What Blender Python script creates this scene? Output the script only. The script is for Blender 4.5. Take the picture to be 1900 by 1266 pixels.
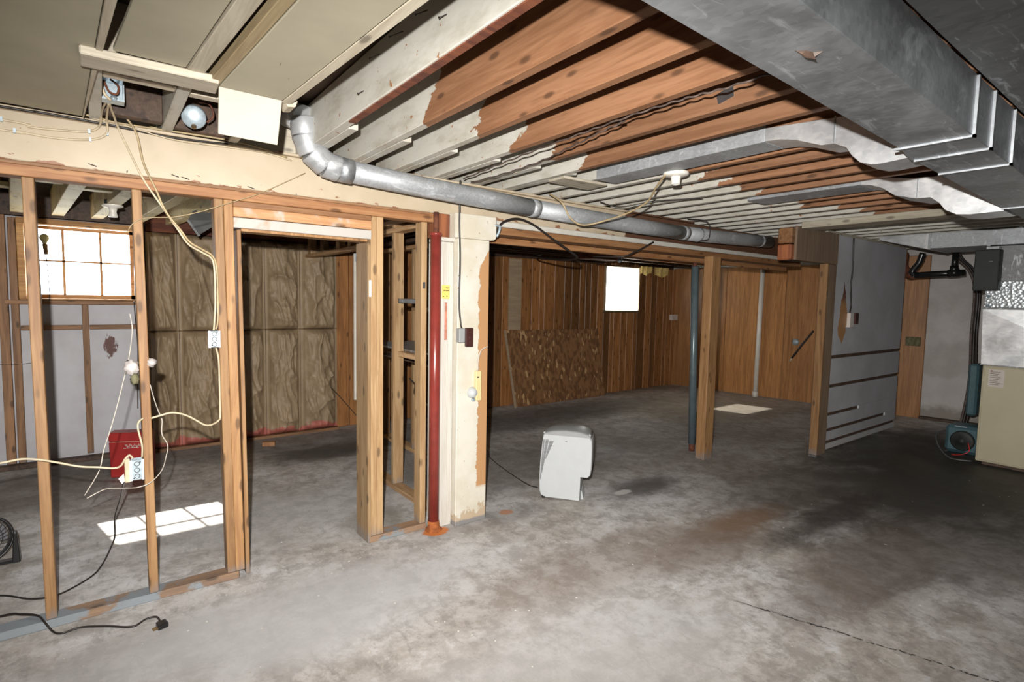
import bpy, bmesh, math, random
from mathutils import Vector, Matrix, noise
random.seed(7)
S = bpy.context.scene
for o in list(bpy.data.objects):
    bpy.data.objects.remove(o)

# ------------------------------------------------------------------ camera
cam = bpy.data.cameras.new('camera'); cam_o = bpy.data.objects.new('camera', cam)
S.collection.objects.link(cam_o); S.camera = cam_o
cam.sensor_width = 36; cam.lens = 1009.4 / 1900 * 36; cam.clip_start = .05; cam.clip_end = 200
PIT, ROL, YAW = -.075709, .019189, -.649142
def _w(v):
    x, y, z = v
    c, s = math.cos(ROL), math.sin(ROL); x, y = c*x - s*y, s*x + c*y
    x, y, z = x, -z, y
    c, s = math.cos(PIT), math.sin(PIT); y, z = c*y - s*z, s*y + c*z
    c, s = math.cos(YAW), math.sin(YAW); x, y = c*x - s*y, s*x + c*y
    return Vector((x, y, z))
R = Matrix((_w((1,0,0)), _w((0,1,0)), _w((0,0,1)))).transposed()
cam_o.matrix_world = Matrix.Translation((0, 0, 1.5)) @ R.to_4x4()

# ------------------------------------------------------------------ world, sun, flash, exposure
S.view_settings.view_transform = 'Standard'; S.view_settings.look = 'None'
S.view_settings.gamma = 1; S.view_settings.use_curve_mapping = False; S.view_settings.exposure = 0.0
W = bpy.data.worlds.new('sky'); S.world = W; W.use_nodes = True
bg = W.node_tree.nodes['Background']; bg.inputs[0].default_value = (.86, .93, 1, 1); bg.inputs[1].default_value = 14.0
def aim(o, d):
    o.rotation_euler = Vector(d).to_track_quat('-Z', 'Y').to_euler()
sun = bpy.data.lights.new('sun', 'SUN'); sun.energy = 19; sun.angle = .009; sun.color = (1, .95, .86)
sun_o = bpy.data.objects.new('sun', sun); S.collection.objects.link(sun_o); aim(sun_o, (.26, -1.22, -1)); sun_o.location = (2, 20, 15)
fl = bpy.data.lights.new('camera_flash', 'SPOT'); fl.energy = 930; fl.spot_size = math.radians(84); fl.spot_blend = 1.0
fl.shadow_soft_size = .016; fl.color = (1, .97, .93)
fl_o = bpy.data.objects.new('camera_flash', fl); S.collection.objects.link(fl_o)
fl_o.location = Vector((0, 0, 1.5)) + R @ Vector((-.075, .15, .02)); aim(fl_o, R @ Vector((.02, .06, -1))); fl_o.scale = (2.6, 1, 1)
fl_o.rotation_euler = (R @ Matrix.Rotation(math.radians(-6.5), 3, 'X')).to_euler()

# ------------------------------------------------------------------ material helpers
class NT:
    def __init__(s, name):
        s.m = bpy.data.materials.new(name); s.m.use_nodes = True; s.t = s.m.node_tree
        s.p = s.t.nodes['Principled BSDF']; s.out = s.t.nodes['Material Output']
        s.pos = s.n('ShaderNodeNewGeometry').outputs['Position']
    def n(s, k, **kw):
        x = s.t.nodes.new(k)
        for a, b in kw.items(): setattr(x, a, b)
        return x
    def l(s, a, b): s.t.links.new(a, b)
    def put(s, sock, v):
        if isinstance(v, bpy.types.NodeSocket): s.l(v, sock)
        elif isinstance(v, tuple) and len(v) == 3 and sock.type == 'RGBA': sock.default_value = (*v, 1)
        else: sock.default_value = v
    def math(s, op, a, b=0.0, clamp=False):
        x = s.n('ShaderNodeMath', operation=op, use_clamp=clamp); s.put(x.inputs[0], a); s.put(x.inputs[1], b); return x.outputs[0]
    def vmul(s, v, sc):
        x = s.n('ShaderNodeVectorMath', operation='MULTIPLY'); s.put(x.inputs[0], v); x.inputs[1].default_value = sc; return x.outputs[0]
    def noise(s, v, scale=1., detail=4., rough=.6, dist=0.):
        x = s.n('ShaderNodeTexNoise'); s.put(x.inputs['Vector'], v)
        x.inputs['Scale'].default_value = scale; x.inputs['Detail'].default_value = detail
        x.inputs['Roughness'].default_value = rough; x.inputs['Distortion'].default_value = dist
        return x.outputs[0]
    def step(s, v, a, b, c=0., d=1.):
        x = s.n('ShaderNodeMapRange', interpolation_type='SMOOTHSTEP'); s.put(x.inputs[0], v)
        for i, q in enumerate((a, b, c, d)): s.put(x.inputs[i+1], q)
        return x.outputs[0]
    def mix(s, f, a, b, mode='MIX'):
        x = s.n('ShaderNodeMix', data_type='RGBA', blend_type=mode)
        s.put(x.inputs[0], f); s.put(x.inputs[6], a); s.put(x.inputs[7], b); return x.outputs[2]
    def xyz(s, v=None):
        x = s.n('ShaderNodeSeparateXYZ'); s.put(x.inputs[0], s.pos if v is None else v); return x.outputs
    def rand(s): return s.n('ShaderNodeObjectInfo').outputs['Random']
    def ocol(s):
        x = s.n('ShaderNodeSeparateColor'); s.l(s.n('ShaderNodeObjectInfo').outputs['Color'], x.inputs[0]); return x.outputs
    def rpos(s, k=9.):
        x = s.n('ShaderNodeVectorMath', operation='ADD'); s.l(s.pos, x.inputs[0])
        r = s.math('MULTIPLY', s.rand(), k); c = s.n('ShaderNodeCombineXYZ')
        for i in range(3): s.l(r, c.inputs[i])
        s.l(c.outputs[0], x.inputs[1]); return x.outputs[0]
    def bump(s, h, st=.3, d=.004):
        b = s.n('ShaderNodeBump'); s.put(b.inputs['Height'], h); b.inputs['Strength'].default_value = st
        b.inputs['Distance'].default_value = d; s.l(b.outputs[0], s.p.inputs['Normal'])
    def done(s, col, rough=.6, metal=0., spec=.5):
        s.put(s.p.inputs['Base Color'], col); s.put(s.p.inputs['Roughness'], rough)
        s.put(s.p.inputs['Metallic'], metal); s.p.inputs['Specular IOR Level'].default_value = spec
        return s.m
AX = {'x': (1.6, 24, 24), 'y': (24, 1.6, 24), 'z': (24, 24, 1.6)}
def grain(t, axis, light, dark, vary=.25, knots=True):
    p = t.rpos(); k = AX[axis]
    g = t.noise(t.vmul(p, k), 1, 5, .62, .9)
    c = t.mix(t.step(g, .32, .68), dark, light)
    g2 = t.noise(t.vmul(p, tuple(q*5 for q in k)), 1, 2, .5)
    c = t.mix(t.step(g2, .45, .75, 0, .28), c, tuple(q*.6 for q in dark))
    if knots:
        v = t.n('ShaderNodeTexVoronoi'); t.put(v.inputs['Vector'], t.vmul(p, tuple(5.5 if q < 5 else 15 for q in k))); v.inputs['Scale'].default_value = 1
        c = t.mix(t.step(v.outputs['Distance'], .10, .24, .8, 0), c, tuple(q*.35 for q in dark))
    br = t.step(t.rand(), 0, 1, 1-vary, 1+vary*.4)
    cc = t.n('ShaderNodeCombineColor')
    for i in range(3): t.l(br, cc.inputs[i])
    return t.mix(1, c, cc.outputs[0], 'MULTIPLY'), g, p
def wood(name, axis, light, dark, rough=.62, vary=.25, knots=True, foot=False, paint=None, pcol=(.78,.74,.66)):
    t = NT(name); c, g, p = grain(t, axis, light, dark, vary, knots)
    if foot:   # damp greyed feet of timbers standing on the slab
        z = t.xyz()[2]; nz = t.noise(t.vmul(p, (30, 30, 8)), 1, 3)
        m = t.step(t.math('SUBTRACT', z, t.math('MULTIPLY', nz, .16)), -.06, .02, .75, 0)
        c = t.mix(m, c, (.2, .18, .17))
    if paint is not None:
        nz = t.noise(p, paint, 5, .65, .3)
        c = t.mix(t.step(nz, .47, .53), c, pcol)
    t.bump(g, .25, .002)
    return t.done(c, rough)
def flat(name, col, rough=.5, metal=0., var=.12, scale=14, bump=0., spec=.5):
    t = NT(name); n = t.noise(t.pos, scale, 4, .6)
    c = t.mix(t.step(n, .3, .7), tuple(q*(1-var) for q in col), tuple(min(1, q*(1+var)) for q in col))
    if bump: t.bump(n, bump, .004)
    return t.done(c, rough, metal, spec)

M = {}
M['stud'] = wood('fir_stud', 'z', (.40, .225, .095), (.25, .12, .045), foot=True)
M['stud_pale'] = wood('pale_fir_stud', 'z', (.45, .30, .155), (.31, .18, .08), foot=True)
M['plate'] = wood('fir_plate', 'x', (.39, .20, .085), (.25, .105, .04))
M['lumber_y'] = wood('fir_along_y', 'y', (.56, .36, .19), (.36, .2, .09))
M['plank'] = wood('cedar_planks', 'z', (.40, .18, .062), (.22, .092, .03), rough=.42, vary=.5)
M['luan'] = wood('luan_panels', 'z', (.52, .25, .09), (.32, .14, .045), rough=.4, vary=.35, knots=False)
M['brownpanel'] = wood('brown_board', 'z', (.27, .185, .12), (.19, .125, .08), vary=.1, knots=False)
M['darkwood'] = wood('dark_old_wood', 'y', (.12, .07, .045), (.05, .028, .018))
M['furring'] = wood('furring', 'z', (.36, .19, .09), (.2, .1, .045), foot=True)
M['furring_x'] = wood('furring_x', 'x', (.36, .19, .09), (.2, .1, .045))
M['rail'] = wood('window_wood', 'x', (.68, .38, .14), (.46, .22, .07))
M['yellowjoist'] = wood('limed_joist', 'y', (.80, .68, .38), (.58, .47, .25), paint=2.5, pcol=(.76, .66, .42))
M['whitewash'] = wood('whitewashed_fir', 'x', (.62, .36, .18), (.42, .2, .08), paint=1.4, pcol=(.46, .43, .39))
M['greyplate'] = wood('paint_splashed_plate', 'x', (.34, .21, .12), (.2, .13, .09), paint=2.6, pcol=(.21, .235, .255), vary=.1)
M['rust_iron'] = wood('rusty_iron', 'x', (.22, .07, .03), (.1, .03, .018), rough=.8, knots=False)
M['redwood'] = wood('red_stained_block', 'z', (.38, .13, .05), (.2, .06, .025))
M['strip'] = wood('pale_ply_strip', 'x', (.42, .31, .2), (.33, .24, .155), vary=.05, knots=False)

# joists: bare fir with a whitewashed end; object colour R holds the y at which the paint starts
t = NT('joist_wood'); c, g, p = grain(t, 'y', (.32, .16, .082), (.22, .10, .046), .2)
X = t.xyz(); nz = t.noise(t.vmul(p, (5, 5, 9)), 1, 5, .6, .4)
edge = t.math('ADD', t.math('SUBTRACT', X[1], t.ocol()[0]), t.math('MULTIPLY', t.math('SUBTRACT', X[2], 2.33), 1.15))
edge = t.math('ADD', edge, t.math('MULTIPLY', t.math('SUBTRACT', nz, .5), .42))
m = t.step(edge, -.004, .006)
dirt = t.noise(t.vmul(p, (9, 3, 9)), 1, 5, .7)
pc = t.mix(t.step(dirt, .4, .72), (.58, .56, .50), (.42, .39, .32))
spot = t.step(t.noise(p, 26, 2), .69, .72)
pc = t.mix(spot, pc, (.33, .16, .07))
c = t.mix(m, c, pc); t.bump(g, .2, .002)
M['joist'] = t.done(c, .66)

t = NT('cream_paint'); p = t.pos
n1 = t.noise(p, 3, 5, .6); c = t.mix(t.step(n1, .35, .7), (.54, .45, .33), (.46, .38, .265))
n2 = t.noise(t.vmul(p, (14, 14, 40)), 1, 3, .6); c = t.mix(t.step(n2, .70, .72), c, (.24, .08, .04))
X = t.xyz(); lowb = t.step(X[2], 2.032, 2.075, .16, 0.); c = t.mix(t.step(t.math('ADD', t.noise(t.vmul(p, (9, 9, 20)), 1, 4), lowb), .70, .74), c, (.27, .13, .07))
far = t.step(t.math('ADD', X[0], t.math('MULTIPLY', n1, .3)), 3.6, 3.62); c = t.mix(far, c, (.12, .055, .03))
t.bump(n1, .15); M['cream'] = t.done(c, .5)

t = NT('column_paint'); p = t.pos; X = t.xyz()
n1 = t.noise(p, 4, 5, .65); c = t.mix(t.step(n1, .35, .7), (.66, .63, .55), (.58, .53, .42))
c = t.mix(t.step(t.noise(p, 34, 3), .70, .73), c, (.3, .2, .12))
nb = t.noise(t.vmul(p, (14, 14, 10)), 1, 4); c = t.mix(t.step(t.math('ADD', X[2], t.math('MULTIPLY', nb, -.5)), -.17, -.13, .7, 0), c, (.40, .27, .15))
c = t.mix(t.step(t.math('ADD', X[2], t.math('MULTIPLY', nb, .02)), .035, .05, 1, 0), c, (.23, .22, .215))
wob = t.math('MULTIPLY', t.math('SUBTRACT', t.noise(t.vmul(p, (0, 0, 9)), 1, 5, .7), .5), .11)
tx = t.step(t.math('ADD', X[0], wob), 1.985, 1.99)
ends = t.math('MULTIPLY', t.step(t.math('ADD', X[2], t.math('MULTIPLY', wob, 4)), .25, .26), t.step(t.math('ADD', t.math('ADD', X[2], wob), t.math('MULTIPLY', X[0], -1.6)), -1.48, -1.47, 1, 0))
tear = t.math('MULTIPLY', tx, ends)
c = t.mix(tear, c, (.46, .25, .115))
t.bump(t.math('SUBTRACT', n1, tear), .3, .003); M['column'] = t.done(c, .5)

t = NT('white_trim'); n1 = t.noise(t.vmul(t.pos, (30, 30, 3)), 1, 4); c = t.mix(t.step(n1, .4, .75), (.58, .55, .5), (.5, .46, .4)); M['trim'] = t.done(c, .4)

t = NT('ceiling_board'); n1 = t.noise(t.pos, 1.7, 5, .6)
c = t.mix(t.step(n1, .3, .7), (.43, .39, .285), (.35, .32, .235)); c = t.mix(t.step(t.noise(t.vmul(t.pos, (40, 9, 1)), 1, 3), .73, .76), c, (.2, .16, .11)); M['cboard'] = t.done(c, .75)
M['cboard_pale'] = flat('pale_board', (.47, .43, .35), .6, 0, .05, 5)
M['cbatten'] = wood('painted_batten', 'y', (.62, .56, .44), (.46, .40, .3), vary=.2)
M['cbatten_x'] = wood('painted_crossboard', 'x', (.66, .6, .48), (.5, .44, .34), vary=.2)
M['cbatten_brown'] = wood('brownish_batten', 'y', (.42, .33, .19), (.3, .22, .12), vary=.1, knots=False)

def galv(name, base=.52, rough=.38, sc=70, tint=(1, 1.05, 1.1), met=.82):
    t = NT(name); v = t.n('ShaderNodeTexVoronoi'); t.put(v.inputs['Vector'], t.vmul(t.pos, (1, .55, 1))); v.inputs['Scale'].default_value = sc
    sp = t.n('ShaderNodeSeparateColor'); t.l(v.outputs['Color'], sp.inputs[0])
    n = t.noise(t.vmul(t.pos, (3, 3, 3)), 1, 5, .65, .5)
    st = t.noise(t.vmul(t.pos, (5, 26, 9)), 1, 4, .7, .6)
    lo, hi = tuple(base*.74*q for q in tint), tuple(min(1, base*1.2*q) for q in tint)
    f = t.math('ADD', t.math('MULTIPLY', sp.outputs[0], .45), t.math('MULTIPLY', t.step(n, .3, .7), .55))
    c = t.mix(f, lo, hi); c = t.mix(t.step(st, .56, .68, 0, .5), c, (.8, .84, .88))
    r = t.step(n, .2, .8, rough-.06, rough+.16); t.bump(f, .12, .002)
    return t.done(c, r, met)
M['galv'] = galv('galvanised_steel', .40, .42)
M['galv_pipe'] = galv('galvanised_pipe', .44, .5, 120, (1, 1.04, 1.08), .5)
M['galv_bright'] = galv('bright_galvanised', .9, .34, 60)
M['galv_dark'] = galv('dull_galvanised', .24, .5, 50, (1, 1.02, 1.03))
M['elbow'] = galv('smooth_sheet_elbow', .42, .42, 20, (1, 1.03, 1.06), .45)
t = NT('quilted_foil'); v = t.n('ShaderNodeTexVoronoi'); t.put(v.inputs['Vector'], t.pos); v.inputs['Scale'].default_value = 42
c = t.mix(t.step(v.outputs['Distance'], .1, .7), (.6, .64, .68), (.4, .43, .45)); t.bump(v.outputs['Distance'], .5, .006); M['foil'] = t.done(c, .35, .8)

# concrete slab
t = NT('concrete_slab'); p = t.pos; X = t.xyz()
n1 = t.noise(p, .9, 6, .62, .6); n2 = t.noise(p, 5, 6, .68, .5); n3 = t.noise(p, 38, 4, .7); n4 = t.noise(t.vmul(p, (1, 1.6, 1)), 2.1, 7, .74, .5)
n5 = t.noise(p, 6.5, 9, .78, .15); n6 = t.noise(t.vmul(p, (1, .45, 1)), 15, 6, .75, .3)
c = t.mix(t.step(n1, .38, .62), (.45, .415, .38), (.64, .63, .625))
c = t.mix(t.step(n4, .50, .66, 0, .55), c, (.30, .265, .235))
c = t.mix(t.step(n2, .55, .70, 0, .6), c, (.66, .66, .66))
c = t.mix(t.step(n3, .58, .72, 0, .5), c, (.18, .16, .145)); c = t.mix(t.step(n3, .30, .40, .35, 0), c, (.6, .6, .6))
c = t.mix(t.step(n5, .40, .56, .62, 0), c, (.24, .215, .19)); c = t.mix(t.step(n5, .54, .66, 0, .55), c, (.68, .68, .69))
c = t.mix(t.step(n6, .36, .47, .45, 0), c, (.2, .18, .165))
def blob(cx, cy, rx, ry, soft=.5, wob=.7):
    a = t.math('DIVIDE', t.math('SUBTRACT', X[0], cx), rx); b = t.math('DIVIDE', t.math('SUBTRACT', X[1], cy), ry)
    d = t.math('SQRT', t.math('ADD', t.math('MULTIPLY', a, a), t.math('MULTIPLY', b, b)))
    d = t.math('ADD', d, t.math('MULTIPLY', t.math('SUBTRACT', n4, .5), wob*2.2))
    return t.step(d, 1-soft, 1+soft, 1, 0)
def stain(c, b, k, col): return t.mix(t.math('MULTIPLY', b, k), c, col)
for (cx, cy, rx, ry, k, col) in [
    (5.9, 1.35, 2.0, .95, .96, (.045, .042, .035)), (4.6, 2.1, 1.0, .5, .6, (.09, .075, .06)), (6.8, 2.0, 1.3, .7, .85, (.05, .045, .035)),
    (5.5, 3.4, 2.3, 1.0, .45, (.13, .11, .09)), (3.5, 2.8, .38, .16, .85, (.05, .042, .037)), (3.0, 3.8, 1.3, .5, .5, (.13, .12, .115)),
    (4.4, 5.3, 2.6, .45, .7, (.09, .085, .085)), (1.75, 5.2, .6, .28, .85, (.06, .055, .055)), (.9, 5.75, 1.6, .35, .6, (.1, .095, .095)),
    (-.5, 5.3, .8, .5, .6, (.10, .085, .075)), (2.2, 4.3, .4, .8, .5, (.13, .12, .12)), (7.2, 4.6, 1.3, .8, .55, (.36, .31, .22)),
    (3.45, 1.95, .42, .14, .75, (.2, .11, .055)), (4.2, 1.62, .8, .12, .8, (.045, .035, .03)), (-.25, 2.3, .25, .12, .6, (.3, .2, .13)), (.1, 2.75, .3, .1, .5, (.3, .27, .24)), (3.6, 1.15, .9, .28, .7, (.13, .10, .085)), (2.9, 1.85, .5, .2, .6, (.19, .14, .11)), (4.1, .8, .5, .25, .5, (.14, .12, .11)),
    (2.2, 2.1, .8, .25, .5, (.24, .185, .15)), (.7, 2.55, 1.0, .35, .75, (.47, .47, .48)), (1.5, 1.5, .9, .4, .6, (.46, .45, .45)),
    (1.0, 3.8, .8, .5, .5, (.42, .415, .41)), (2.1, 2.95, .5, .12, .5, (.2, .18, .17)), (.3, 1.7, .6, .3, .5, (.24, .2, .17)), (1.45, 3.35, .22, .25, .6, (.16, .145, .11))]:
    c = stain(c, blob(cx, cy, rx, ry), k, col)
for (cx, cy, rx, ry, k, col) in [(1.69, 3.0, .075, .055, .95, (.55, .17, .03)), (2.25, 3.0, .05, .04, .7, (.5, .2, .07)), (3.24, 2.80, .1, .045, .85, (.6, .58, .56))]:
    c = stain(c, blob(cx, cy, rx, ry, .2, 1.1), k, col)
# a long crack in the slab
lx = t.math('SUBTRACT', t.math('ADD', X[0], t.math('MULTIPLY', t.math('SUBTRACT', n2, .5), .10)), t.math('ADD', t.math('MULTIPLY', X[1], -.33), 2.995))
cr = t.math('MULTIPLY', t.step(t.math('ABSOLUTE', lx), .001, .011, 1, 0), t.step(n3, .40, .5)); cr = t.math('MULTIPLY', cr, t.step(X[1], 1.3, 1.5, 1, 0)); c = t.mix(cr, c, (.035, .03, .028))
t.bump(t.math('ADD', n2, t.math('MULTIPLY', n3, .4)), .35, .006)
M['floor'] = t.done(c, t.step(n1, .3, .7, .72, .5), 0, .35)

t = NT('painted_block'); n1 = t.noise(t.pos, 2.2, 6, .65); c = t.mix(t.step(n1, .35, .7), (.56, .53, .51), (.42, .39, .365))
z = t.xyz()[2]; c = t.mix(t.step(t.math('ADD', z, t.math('MULTIPLY', n1, .3)), .72, .8, .35, 0), c, (.62, .6, .58))
c = t.mix(t.step(t.math('SUBTRACT', z, t.math('MULTIPLY', t.noise(t.pos, 6, 4), .3)), -.06, .05, .7, 0), c, (.2, .17, .13)); M['block'] = t.done(c, .7)
t = NT('white_wallboard'); n1 = t.noise(t.pos, 3, 5); c = t.mix(t.step(n1, .3, .7), (.57, .57, .60), (.49, .48, .50))
X = t.xyz(); dk = t.n('ShaderNodeVectorMath', operation='DISTANCE'); t.l(t.vmul(t.pos, (1, 0, .55)), dk.inputs[0]); dk.inputs[1].default_value = (.07, 0, .56)
sm = t.step(t.math('ADD', dk.outputs['Value'], t.math('MULTIPLY', t.noise(t.vmul(t.pos, (22, 1, 12)), 1, 4), .2)), .13, .15, 1, 0)
c = t.mix(sm, c, (.12, .05, .04)); M['wallboard'] = t.done(c, .6)
t = NT('grey_partition_paint'); X = t.xyz(); n1 = t.noise(t.pos, 3, 5); c = t.mix(t.step(n1, .3, .7), (.52, .52, .55), (.44, .44, .46))
c = t.mix(t.step(t.math('SUBTRACT', X[2], t.math('MULTIPLY', n1, .2)), -.02, .05, .75, 0), c, (.55, .54, .53))
gx = t.math('ABSOLUTE', t.math('SUBTRACT', X[0], t.math('ADD', 6.10, t.math('MULTIPLY', t.math('SUBTRACT', t.noise(t.vmul(t.pos, (0, 0, 6)), 1, 3), .5), .16))))
w = t.math('MULTIPLY', t.math('MULTIPLY', t.step(X[2], 1.08, 1.25), t.step(X[2], 1.35, 1.82, 1, 0)), .10)
c = t.mix(t.step(t.math('SUBTRACT', gx, w), -.01, .0, 1, 0), c, t.mix(t.step(X[2], 1.5, 1.62), (.42, .22, .09), (.15, .06, .045))); M['greypanel'] = t.done(c, .55)
t = NT('kraft_paper'); n1 = t.noise(t.pos, 2.5, 6, .7, .4); n2 = t.noise(t.pos, 60, 2); c = t.mix(t.step(n1, .3, .7), (.35, .255, .155), (.255, .185, .108)); c = t.mix(t.step(n2, .5, .7, 0, .2), c, (.15, .11, .08))
z = t.xyz()[2]; pk = t.noise(t.vmul(t.pos, (4, 4, 9)), 1, 3); c = t.mix(t.step(t.math('SUBTRACT', z, t.math('MULTIPLY', pk, .32)), -.07, -.05, 1, 0), c, (.42, .13, .10)); t.bump(n2, .1, .002); M['kraft'] = t.done(c, .55)
t = NT('strand_board'); v = t.n('ShaderNodeTexVoronoi'); t.put(v.inputs['Vector'], t.vmul(t.pos, (1, 1, .45))); v.inputs['Scale'].default_value = 34
sp = t.n('ShaderNodeSeparateColor'); t.l(v.outputs['Color'], sp.inputs[0]); c = t.mix(t.step(sp.outputs[0], .1, .8), (.16, .075, .033), (.29, .15, .065)); c = t.mix(t.step(sp.outputs[1], .93, .95), c, (.56, .36, .18)); t.bump(sp.outputs[0], .2, .002); M['osb'] = t.done(c, .5)
M['redpipe'] = flat('red_oxide_paint', (.22, .034, .026), .28, 0, .15, 9)
M['rust'] = flat('orange_rust', (.30, .085, .02), .9, 0, .4, 30, .5)
M['bluepipe'] = flat('blue_grey_steel', (.13, .17, .185), .3, .3)
M['white_pl'] = flat('white_plastic', (.50, .52, .525), .3, 0, .02)
M['grey_pl'] = flat('grey_plastic', (.30, .31, .31), .4, 0, .03)
M['vent'] = flat('grey_vent', (.24, .245, .25), .5, 0, .03)
M['darkslit'] = flat('dark_slit', (.13, .13, .14), .6)
M['black'] = flat('black_plastic', (.012, .012, .013), .3, 0, .1)
M['blackpipe'] = flat('black_abs_pipe', (.01, .01, .01), .25, 0, .1)
M['rubber'] = flat('dark_cable', (.02, .015, .013), .45)
M['brown_pl'] = flat('brown_cover_plate', (.055, .02, .018), .3)
M['romex'] = flat('cream_cable', (.52, .43, .29), .45, 0, .15, 20)
M['romex_old'] = flat('tan_cable', (.38, .29, .16), .5, 0, .2, 20)
M['thinwire'] = flat('white_wire', (.55, .5, .43), .45)
M['cloth_cable'] = flat('cloth_cable', (.085, .06, .05), .6, 0, .5, 40)
M['zinc'] = flat('zinc_box', (.42, .50, .55), .42, .5, .15, 60)
M['darkzinc'] = flat('dark_metal', (.13, .13, .13), .5, .6)
M['red'] = flat('red_enamel', (.36, .028, .026), .35, 0, .2, 4)
M['white'] = flat('white_paint', (.6, .58, .52), .4, 0, .05)
M['porcelain'] = flat('porcelain', (.82, .79, .72), .25, 0, .03)
M['yellow'] = flat('yellow_tag', (.72, .55, .14), .5, 0, .1)
M['ivory'] = flat('ivory_plastic', (.72, .58, .3), .4, 0, .05)
M['ink'] = flat('ink', (.12, .1, .05), .6)
M['beige'] = flat('beige_enamel', (.50, .45, .31), .42, 0, .04, 3)
M['panelbox'] = flat('dark_grey_box', (.02, .024, .023), .6)
M['teal'] = flat('teal_enamel', (.06, .12, .14), .4)
M['label'] = flat('paper_label', (.62, .56, .52), .6, 0, .05)
M['tuft'] = flat('yellow_batt', (.62, .46, .16), .9, 0, .3, 40, .6)
M['pinkpaint'] = flat('salmon_smear', (.48, .2, .14), .6, 0, .25, 40)
M['silverfoil'] = flat('silver_tape', (.75, .78, .82), .2, .95, .1)
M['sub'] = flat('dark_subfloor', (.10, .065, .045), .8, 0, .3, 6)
M['sun_blocker'] = flat('sun_blocker_paint', (.6, .58, .52), .7)  # for the added, unseen slab that blocks the sun outside
M['ground'] = flat('pale_ground', (.5, .5, .44), .9)
M['bulb'] = flat('yellowed_bulb', (.7, .68, .35), .15)
M['brass'] = flat('brass', (.3, .2, .1), .35, .8)
M['rag'] = flat('white_rag', (.5, .46, .44), .8, 0, .1, 30, .4)
M['moss'] = flat('olive_rag', (.14, .13, .07), .9, 0, .4, 30)
M['redwire'] = flat('red_wire', (.5, .03, .02), .4)
t = NT('window_glass'); tr = t.n('ShaderNodeBsdfTransparent'); gl = t.n('ShaderNodeBsdfGlossy'); gl.inputs['Roughness'].default_value = .03
mx = t.n('ShaderNodeMixShader'); mx.inputs[0].default_value = .06; t.l(tr.outputs[0], mx.inputs[1]); t.l(gl.outputs[0], mx.inputs[2]); t.l(mx.outputs[0], t.out.inputs['Surface']); M['glass'] = t.m

t = NT('frosted_sheet'); tr = t.n('ShaderNodeBsdfTransparent'); gl = t.n('ShaderNodeBsdfTranslucent'); gl.inputs[0].default_value = (1, .97, .9, 1)
mx = t.n('ShaderNodeMixShader'); mx.inputs[0].default_value = .5; t.l(tr.outputs[0], mx.inputs[1]); t.l(gl.outputs[0], mx.inputs[2]); t.l(mx.outputs[0], t.out.inputs['Surface']); M['frost'] = t.m
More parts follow.
